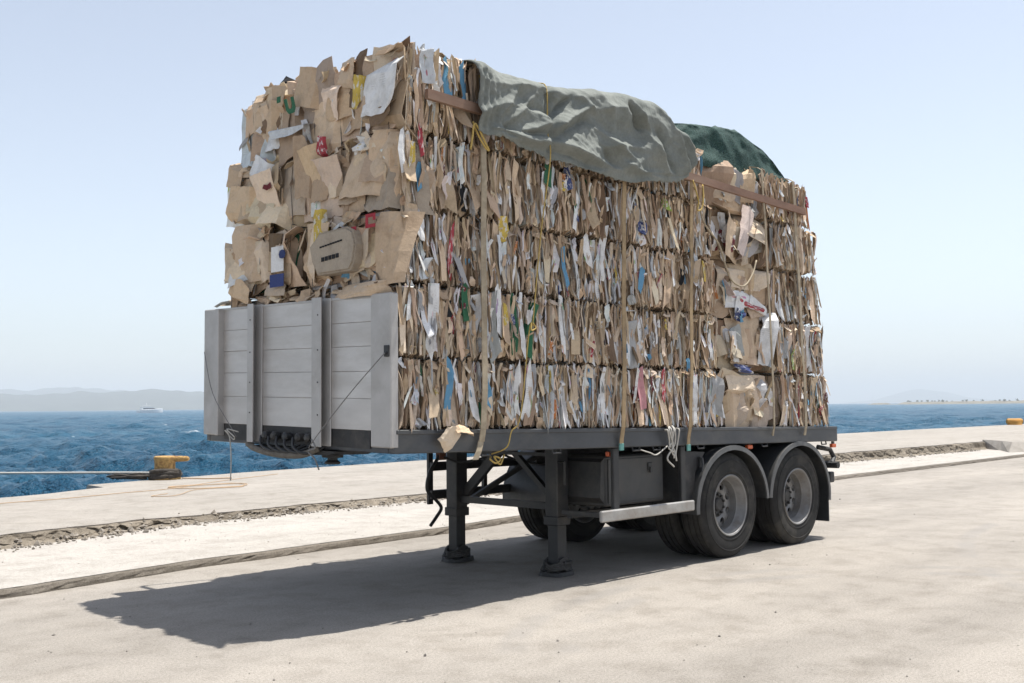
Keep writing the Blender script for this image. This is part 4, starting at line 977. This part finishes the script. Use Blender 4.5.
# what stands out on the flat-faced stack
def c3(k): return BALES[k,3,0]
S3=[(3,4.45,3.20,.44,.42,'tan2',-.10,(.1,.15,.35)),(3,4.86,3.30,.44,.30,'ltan',-.13,(-.45,.3,-.2)),(3,4.64,3.22,.16,.46,'print',-.16,(.1,.45,.1)),(3,4.30,3.12,.26,.2,'darkred',-.07,(0,.2,0)),(2,4.75,2.78,.62,.24,'ltan',-.08,(-.15,.05,0)),(2,4.62,2.56,.52,.14,'white',-.11,(0,-.04,0)),(2,4.55,2.46,.16,.2,'white',-.12,(0,.1,0)),
 (2,4.90,2.50,.30,.11,'white',-.12,(0,.4,0)),(1,5.00,2.16,.20,.48,'white',-.14,(0,.1,-.3)),(1,4.42,2.06,.14,.26,'white',-.10,(0,-.15,0)),(1,4.70,2.12,.52,.44,'tan2',-.07,(0,.03,0)),(0,4.55,1.70,.46,.18,'ltan',-.10,(-.2,.05,0)),(0,4.60,1.46,.5,.36,'tan2',-.06,(0,0,.1)),(4,4.42,3.72,.38,.30,'ltan',-.09,(.1,.05,.1)),(4,4.76,3.74,.22,.30,'buff',-.10,(0,-.1,-.1)),(4,4.55,3.52,.4,.16,'tan2',-.06,(0,0,0))]
for (k,x,z,w,h,cn,dy,rot) in S3:
    t=c3(k)[0];y0=c3(k)[3];piece(t,random.choice(PN),'printed_panel' if cn in('white','print') else 'cardboard_panel',(x,y0+dy*.9,z),(w*1.15,(w+h)*.45,h*1.15),rot,PAL[cn])
t=c3(2)[0];y0=c3(2)[3];piece(t,SH[5],'printed_strip',(4.76,y0-.12,2.50),(.05,.03,.46),(0,1.75,0),PAL['red']);piece(t,SH[11],'plastic_scrap',(4.52,y0-.11,2.40),(.15,.1,.14),(0,.3,0),PAL['navy']);piece(t,SH[12],'plastic_scrap',(4.55,y0-.12,2.37),(.10,.1,.10),(0,.9,.4),PAL['blue'])
t=c3(1)[0];piece(t,SH[15],'plastic_scrap',(4.62,c3(1)[3]-.09,1.85),(.30,.1,.08),(0,.1,0),PAL['navy'])
# torn cardboard hanging over the side rail
o=bpy.data.objects.new('cardboard_scrap',PN[13]);COL.objects.link(o);o.location=(.48,-.06,1.27);o.scale=(.16,.13,.20);o.rotation_euler=(.25,.7,.3);o.color=PAL['ltan']+(1,)
tag(o,'torn light cardboard piece hanging over the front of the side rail','cardboard')
o=bpy.data.objects.new('cardboard_scrap',PN[18]);COL.objects.link(o);o.location=(.62,-.07,1.33);o.scale=(.20,.13,.07);o.rotation_euler=(-.6,.15,.1);o.color=PAL['buff']+(1,)
tag(o,'small folded cardboard flap lying on the side rail edge','cardboard')

# ------------------------------------------------------------------ tarp, net, bars, straps, ropes
def ztop(x): return lerp(x,[(.7,4.12),(1.2,4.12),(1.55,4.11),(2.0,4.17),(2.5,4.235),(2.95,4.26),(3.2,4.19),(3.4,4.04),(3.5,3.90)])
def zbot(x): return lerp(x,[(.70,3.55),(.78,3.53),(.9,3.53),(1.15,3.50),(1.35,3.49),(1.55,3.46),(1.7,3.455),(2.0,3.44),(2.3,3.42),(2.57,3.42),(2.8,3.47),(3.05,3.49),(3.25,3.53),(3.42,3.62),(3.5,3.70)])
FL=[  # fold lines on the hanging side: ax,az,bx,bz,width,height
 (.86,3.56,1.15,4.05,.030,.035),(.88,3.56,1.36,3.95,.035,.040),(.90,3.54,1.50,3.74,.040,.050),(.92,3.53,1.50,3.58,.030,.040),(.95,3.60,1.50,3.66,.030,-.045),(1.05,3.80,1.50,3.84,.035,-.040),
 (1.0,3.55,1.45,3.50,.030,-.020),(1.56,3.84,1.80,4.03,.030,-.055),(1.56,3.72,2.0,3.98,.035,.050),(1.58,3.66,1.95,3.86,.035,-.050),(1.56,3.62,2.20,3.50,.045,.050),(1.60,3.54,2.15,3.47,.035,-.045),
 (2.0,3.98,2.45,4.05,.05,.035),(2.05,3.80,2.55,3.62,.05,.045),(2.1,3.66,2.4,3.52,.035,-.040),(2.55,4.10,2.72,3.92,.022,-.075),(2.62,4.12,2.80,3.90,.030,.050),(2.75,3.90,3.05,3.55,.05,.050),(2.95,3.95,3.15,3.60,.035,-.045),
 (3.10,4.08,3.35,3.62,.045,.055),(3.30,3.95,3.44,3.66,.030,-.070),(3.38,4.02,3.54,3.70,.035,.045),(2.2,4.1,2.35,3.75,.06,.03),(2.45,3.56,2.95,3.52,.03,.035)]
FLV=[(Vector((a,b)),Vector((c-a,d-b)),(c-a)**2+(d-b)**2,w,h) for a,b,c,d,w,h in FL]
def fold(x,z):
    d=0;p=Vector((x,z));wx=x+.03*mn.noise(Vector((x*4,z*4,1)));wz=z+.03*mn.noise(Vector((x*4,z*4,7)));p=Vector((wx,wz))
    for A_,D_,l2,wd,am in FLV:
        q=p-A_;t_=q.dot(D_)/l2;tt=max(0,min(1,t_));dd=(q-D_*tt).length
        if dd<wd*5: d+=am*(.25+.75*math.sin(math.pi*(.15+.7*tt)))*math.exp(-abs(dd/wd)**1.15)
    if x<1.0: d+=.010*math.sin(x*105)*min(1,(1-(x-.71)/.29))
    e=abs(x-1.52);d-=.045*math.exp(-(e/.05)**2)
    n=mn.noise(Vector((x*1.2+z*.5,(z-.30*x)*3.4,3.1)));d+=.060*(.45-abs(n)*1.6)
    n=mn.noise(Vector((x*3.2+z*2,(z+.5*x)*9,8.1)));d+=.010*(.4-abs(n)*1.5)
    d+=.004*(.3-abs(mn.noise(Vector((x*9+z*4,z*13-x*5,2.2)))))+.003*mn.noise(Vector((x*17,z*19,1.7)))+.003*mn.noise(Vector((x*40,z*42,4.7)))
    return d*1.45
NU,NV=260,110;vs=[]
for i in range(NU):
    x=.71+(3.50-.71)*i/(NU-1);zt=ztop(x);zb=zbot(x)
    for j in range(NV):
        v=j/(NV-1)
        if v<.34:
            s=v/.34;y=2.25-(2.25-.10)*s;z=zt-.02*(1-s)+.05*math.sin(math.pi*s)+.05*mn.noise(Vector((x*2,y*2,5)));y_=y
            z+=.3*fold(x,zt-.05)*max(0,1-(y-.1)*1.5)+.012*mn.noise(Vector((x*8,y*8,2)))
            vs.append((x,y,z))
        elif v<.44:
            a=(v-.34)/.10*math.pi/2;dd=fold(x,zt-.05*a)
            y=.10-(.215)*math.sin(a);z=zt-.11*(1-math.cos(a));vs.append((x,y-dd*math.sin(a),z+.3*dd*math.cos(a)))
        else:
            s=(v-.44)/.56;z=zt-.11-(zt-.11-zb)*s;dd=fold(x,z);fr=(.016*mn.noise(Vector((x*22,3,1)))+.010*mn.noise(Vector((x*90,5,1))))*(s>.985)
            vs.append((x+.02*mn.noise(Vector((x*3,z*5,9))),-.115-.03*math.sin(s*2.4)-dd*(1 if s<.9 else .6),z+fr))
fs=[(i*NV+j,i*NV+j+1,(i+1)*NV+j+1,(i+1)*NV+j) for i in range(NU-1) for j in range(NV-1)]
m=MB();m.add(vs,fs);tp=m.build('tarpaulin',M_TARP,smooth=True);md=tp.modifiers.new('thickness','SOLIDIFY');md.thickness=.004
tag(tp,'crumpled grey-green canvas tarpaulin draped over the top of the load','tarpaulin')
# dark green net behind
def nzt(x): return lerp(x,[(3.3,4.12),(3.55,4.20),(3.85,4.25),(4.2,4.29),(4.6,4.335),(4.8,4.335),(5.05,4.27),(5.25,4.23),(5.45,4.14),(5.6,4.04),(5.76,3.90)])
NU,NV=90,50;vs=[]
for i in range(NU):
    x=3.3+(5.74-3.3)*i/(NU-1);zt=nzt(x)
    for j in range(NV):
        v=j/(NV-1)
        w=.075*(abs(mn.noise(Vector((x*2.6+v*2,v*4-x,6))))*2-.4)+.04*(abs(mn.noise(Vector((x*7,v*7,2))))-.2)+.012*mn.noise(Vector((x*25,v*20,3)))
        if v<.5: s=v/.5;y=.09+.09*s**1.4+w*.5;z=3.84+(zt-3.84)*math.sin(s*math.pi/2)+w*.3*s
        else: s=(v-.5)/.5;y=.18+2.0*s;z=zt-.02*s-.30*s**3+w
        vs.append((x+w*.5,y,z))
fs=[(i*NV+j,i*NV+j+1,(i+1)*NV+j+1,(i+1)*NV+j) for i in range(NU-1) for j in range(NV-1)]
m=MB();m.add(vs,fs);tp=m.build('shade_net',M_NET,smooth=True);md=tp.modifiers.new('thickness','SOLIDIFY');md.thickness=.003
tag(tp,'dark green shade net bunched over the rear top of the load','net')
# brown bars
def bar(x0,z0,x1,z1,label):
    m=MB();m.beam((x0,-.062,z0),(x1,-.062,z1),.035,.072);o=m.build('edge_board',M_RUSTBAR);tag(o,label,'board','edge boards along the load')
bar(.26,3.745,2.2,3.70,'brown edge board whose front end sticks out ahead of the tarpaulin')
bar(3.40,3.64,5.72,3.575,'long brown edge board behind the tarpaulin, across the rear bales')
# straps
def strap(xb,xt,zb,label,mt,w=.045,tail=None,end=None,name='lashing_strap'):
    pts=[(xb,-.026,zb),(xb,-.03,dz(xb,0)-.08),(xb,-.05,dz(xb,0)+.02)]
    for q in range(1,9):
        s=q/9;z=dz(xb,0)+(zlev(5,xt)-dz(xb,0))*s;pts.append((xb+(xt-xb)*s+random.uniform(-.006,.006),-.060+random.uniform(-.006,.006),z))
    zt=zlev(5,xt);pts+=[(xt,-.055,zt-.02),(xt,-.005,zt+.012),(xt,.06,zt+.03),(xt,.6,zt+.05),(xt,1.8,zt+.05),(xt,2.48,zt+.03),(xt,2.54,zt-.1),(xt,2.54,1.3)]
    if tail: pts=tail+pts
    m=MB();vs=[];P=[Vector(p) for p in pts];th=.0035
    for i,p in enumerate(P):
        d=(P[min(i+1,len(P)-1)]-P[max(i-1,0)]).normalized();n=d.cross(Vector((1,0,0))).normalized()*th;tw=Vector((w/2,0,0))
        vs+=[p-tw-n,p+tw-n,p+tw+n,p-tw+n]
    fs=[(i*4+j,(i+1)*4+j,(i+1)*4+(j+1)%4,i*4+(j+1)%4) for i in range(len(P)-1) for j in range(4)]+[(0,1,2,3),tuple((len(P)-1)*4+j for j in (3,2,1,0))]
    m.add(vs,fs);o=m.build(name,mt,loc=(xb,-.03,zb));tag(o,label,'strap','lashing straps over the load')
    if end:
        m=MB();z=pts[0][2];m.box((xb-w/2-.004,-.034,z-.055),(xb+w/2+.004,-.018,z+.005),bev=.003);e=m.build('end_hook',M_TEAL,o)
    return o
strap(.82,.84,1.24,'pale beige lashing strap nearest the headboard, its tail hanging over the rail',M_STRAP,.055,tail=[(.74,-.045,1.10),(.775,-.045,1.16)])
strap(2.50,2.56,1.16,'tan lashing strap with teal end, second from the headboard',M_STRAPB,.05,end=True)
strap(3.50,3.60,1.12,'tan lashing strap with teal end, just in front of the flat-faced stack',M_STRAPB,.045,end=True)
strap(5.00,4.86,1.20,'lashing strap crossing the flat-faced bales before the rearmost stack',M_STRAP,.03)
strap(5.66,5.50,1.17,'rearmost beige lashing strap near the tail of the load',M_STRAP,.045)
def rope(pts,r,mt,name,label,cat='rope',n=6,sp=6,group=None):
    m=MB();P=spline(pts,sp);m.tube(P,r,n);o=m.build(name,mt,smooth=True,loc=pts[0]);return tag(o,label,cat,group)
rope([(1.53,.10,4.12),(1.53,.0,4.11),(1.53,-.08,4.04),(1.52,-.095,3.7),(1.50,-.14,3.46),(1.45,-.08,2.89),(1.33,-.095,2.18),(1.31,-.11,2.14),(1.33,-.12,2.10),(1.28,-.12,2.08),(1.30,-.10,2.14),(1.27,-.095,2.01),(1.18,-.09,1.42),(1.12,-.05,1.30),(1.08,-.035,1.18),(1.02,.1,1.12)],.0055,M_YROPE,'yellow_rope','thin yellow rope with a loop, running down from the tarpaulin')
rope([(.70,-.085,3.62),(.74,-.10,3.52),(.80,-.11,3.44),(.84,-.11,3.42),(.80,-.12,3.46),(.70,-.11,3.60),(.68,-.10,3.5),(.66,-.10,3.40)],.008,M_YROPE,'yellow_rope','knotted yellow rope end at the front lower corner of the tarpaulin')
rope([(3.56,-.09,3.6),(3.57,-.115,3.5),(3.62,-.11,3.4),(3.60,-.11,3.32),(3.66,-.115,3.34),(3.70,-.11,3.46),(3.72,-.09,3.58)],.008,M_YROPE,'yellow_rope','yellow rope loop hanging from the long brown edge board')
rope([(3.66,-.09,3.40),(3.71,-.10,3.22),(3.93,-.12,3.03),(4.04,-.12,2.84),(4.18,-.10,2.70),(4.39,-.10,2.66),(4.59,-.08,2.79),(4.71,-.06,2.95)],.009,M_STRAP,'slack_cord','slack beige cord drooping across the edge of the flat-faced bales')
rope([(1.06,.12,1.12),(1.0,.06,1.10),(.97,.03,1.09),(1.03,.03,1.06),(1.08,.03,1.09),(1.02,.04,1.11),(1.07,.03,1.05),(1.11,.04,1.08),(1.15,.06,1.12)],.007,M_YROPE,'yellow_rope','yellow rope knot tied under the side rail above the landing legs')
# white rope bunch
t=thing('rope_bunch',(3.2,-.05,1.0),'bunch of white rope ends hanging from the side rail ahead of the wheels','rope')
for q in range(6):
    x=3.14+.03*q+random.uniform(-.02,.02);L=random.uniform(.08,.30)
    m=MB();m.tube(spline([(x,-.03,1.30-random.uniform(0,.05)),(x+random.uniform(-.05,.05),-.07,1.26),(x+random.uniform(-.04,.04),-.05,1.2-L*.3),(x+random.uniform(-.06,.06),-.045,1.2-L*.7),(x+random.uniform(-.06,.06),-.05,1.2-L)],5),.008,6);m.build('rope_end',M_WROPE,t,smooth=True)
m=MB();m.tube(spline([(3.16,-.03,1.12),(3.0,-.03,1.05),(2.9,-.03,1.07),(2.8,.0,1.10)],5),.006,6);m.build('rope_end',M_WROPE,t,smooth=True)
# headboard cables
def dp(x,y,z): return (x,y,z+dz(x,y))
rope([dp(-.055,.03,.545),dp(-.10,.38,.25),dp(-.135,.77,-.10),dp(-.12,.82,-.16)],.0038,M_GREYROPE,'tie_cable','thin wire cable slanting across the right of the headboard',sp=5)
rope([dp(-.045,2.47,.60),dp(-.12,2.2,.25),dp(-.11,1.92,-.03),dp(-.09,1.88,-.10)],.0035,M_GREYROPE,'tie_cable','thin wire cable slanting across the left of the headboard',sp=5)
rope([dp(-.08,1.86,-.06),dp(-.14,1.94,-.04),dp(-.12,1.86,-.10),dp(-.09,1.93,-.12),dp(-.13,1.99,-.05),dp(-.11,1.95,-.10),(-.10,1.94,1.10),(-.10,1.945,.91)],.005,M_WROPE,'grey_rope','grey rope knotted under the headboard with its end hanging down',sp=6)
rope([dp(-.12,.80,-.08),dp(-.13,.74,-.14),dp(-.12,.84,-.17),dp(-.12,.76,-.22),dp(-.11,.72,-.30)],.007,M_GREYROPE,'grey_rope','frayed grey rope end below the inner post of the headboard',sp=6)

# ------------------------------------------------------------------ quay furniture
bx,by=5.22,13.1;bz=zq(bx)
t=thing('mooring_bollard',(bx,by,bz),'rusty yellow iron bollard with a side horn on the quay at left','bollard')
m=MB();m.lathe([(.0,.0),(.30,.0),(.30,.03),(.25,.06),(.20,.10),(.19,.20),(.19,.30),(.198,.37),(.208,.405),(.20,.425),(.17,.44),(0,.44)],(bx,by,bz),'z',24);m.build('post',M_BOLLARD,t,autosmooth=40)
m=MB();d=Vector((math.sin(CY),-math.cos(CY),0));p0=Vector((bx,by,bz+.385));m.tube([p0+d*.1,p0+d*.26,p0+d*.42,p0+d*.46],[.06,.055,.05,.03],12);m.build('horn',M_BOLLARD,t,autosmooth=40)
coil=[]
for k in range(70):
    a=k*.45;coil.append((bx+(.265+.03*math.sin(k))*math.cos(a),by+(.265+.03*math.cos(k*1.3))*math.sin(a),bz+.045+.0016*k+.02*math.sin(k*.7)))
M_TAR=simple('dark_mooring_rope',(.05,.042,.035),.95,0,.4,20,.4)
m=MB();m.tube(coil,.045,7);o=m.build('mooring_rope',M_TAR,smooth=True,loc=(bx,by,bz));tag(o,'dark mooring rope wound round the rusty bollard','rope')
lp=Vector((bx,by,bz+.1));vv=-d
rope([lp+Vector((-.15,-.2,.03)),lp+vv*.6+Vector((0,-.1,.03)),lp+vv*1.4+Vector((0,-.05,.035)),lp+vv*3.0+Vector((0,.0,.04)),lp+vv*6+Vector((0,.1,.06)),lp+vv*12+Vector((0,.3,.12))],.026,M_WROPE,'mooring_line','pale mooring line stretched from the rusty bollard out over the water',sp=8)
hp=[]
for k in range(34):
    a=k*1.15;q=lp+vv*(.62+.10*math.sin(k*.9)+(.45+.12*math.sin(k*2.3))*math.cos(a)*.75)+Vector((-.1,-.12,0))+Vector((.55,.5,0))*(.20+.06*math.cos(k*1.7))*math.sin(a)
    hp.append((q.x,q.y,bz+.03+.0025*k+.02*math.sin(k*1.9)))
rope(hp,.020,M_TAR,'mooring_rope','heap of loose dark rope on the quay at the bollard foot',sp=5)
rope([lp+d*.2+Vector((0,-.25,-.07)),lp+d*.5+Vector((.05,-.3,-.08)),lp+d*.8+Vector((-.05,-.22,-.08)),lp+d*1.15+Vector((.05,-.15,-.08))],.012,M_OROPE,'thin_rope','short tan rope end lying right of the rusty bollard',sp=6)
bx,by=53.0,13.9;bz=zq(bx)
t=thing('mooring_bollard',(bx,by,bz),'far ochre bollard on the quay edge at the right','bollard')
m=MB();m.lathe([(0,0),(.36,0),(.34,.05),(.32,.2),(.0,.21)],(bx,by,bz),'z',20);m.build('post',M_BOLL2,t,autosmooth=40)
m=MB();m.tube([Vector((bx,by,bz+.17))+d*s for s in (-.42,-.40,-.33,.33,.40,.42)],[.05,.12,.165,.165,.12,.05],14);m.build('cross_head',M_BOLL2,t,autosmooth=40)
# thin rope lying on the quay
def on_q(pts): return [(x,y,zq(x)+.016) for x,y in pts]
rope(on_q([(-3,8.3),(-.5,9.2),(1.0,9.8),(2,10.11),(3.07,10.46),(4,10.62),(4.9,11.2),(5.8,11.72),(7.2,12.3)]),.006,M_OROPE,'thin_rope','long thin orange rope lying along the quay towards the left',sp=10)
cpt=[]
for k in range(30):
    a=k*.62;cpt.append((4.75+(.60+.16*math.sin(k*1.9))*math.cos(a)*1.0,10.6+(.62+.2*math.cos(k*1.3))*math.sin(a)*.8))
rope(on_q(cpt+[(4.2,10.1),(3.6,9.5),(3.3,9.28),(3.1,9.5),(3.5,9.75)]),.006,M_OROPE,'thin_rope','loose tangle of thin orange rope on the quay below the headboard',sp=5)

# ------------------------------------------------------------------ haze
M_HAZE=bpy.data.materials.new('haze_air');M_HAZE.use_nodes=True;nt=M_HAZE.node_tree;nt.nodes.clear()
o_=nt.nodes.new('ShaderNodeOutputMaterial');pv=nt.nodes.new('ShaderNodeVolumePrincipled');pv.inputs['Density'].default_value=2.1e-4
pv.inputs['Color'].default_value=(.82,.91,1,1);nt.links.new(pv.outputs[0],o_.inputs['Volume'])
m=MB();m.box((-15500,-15500,-6),(15500,15500,260));hz=m.build('haze',M_HAZE);tag(hz,'pale sea haze over the water fading the far hills','haze',kind='stuff')
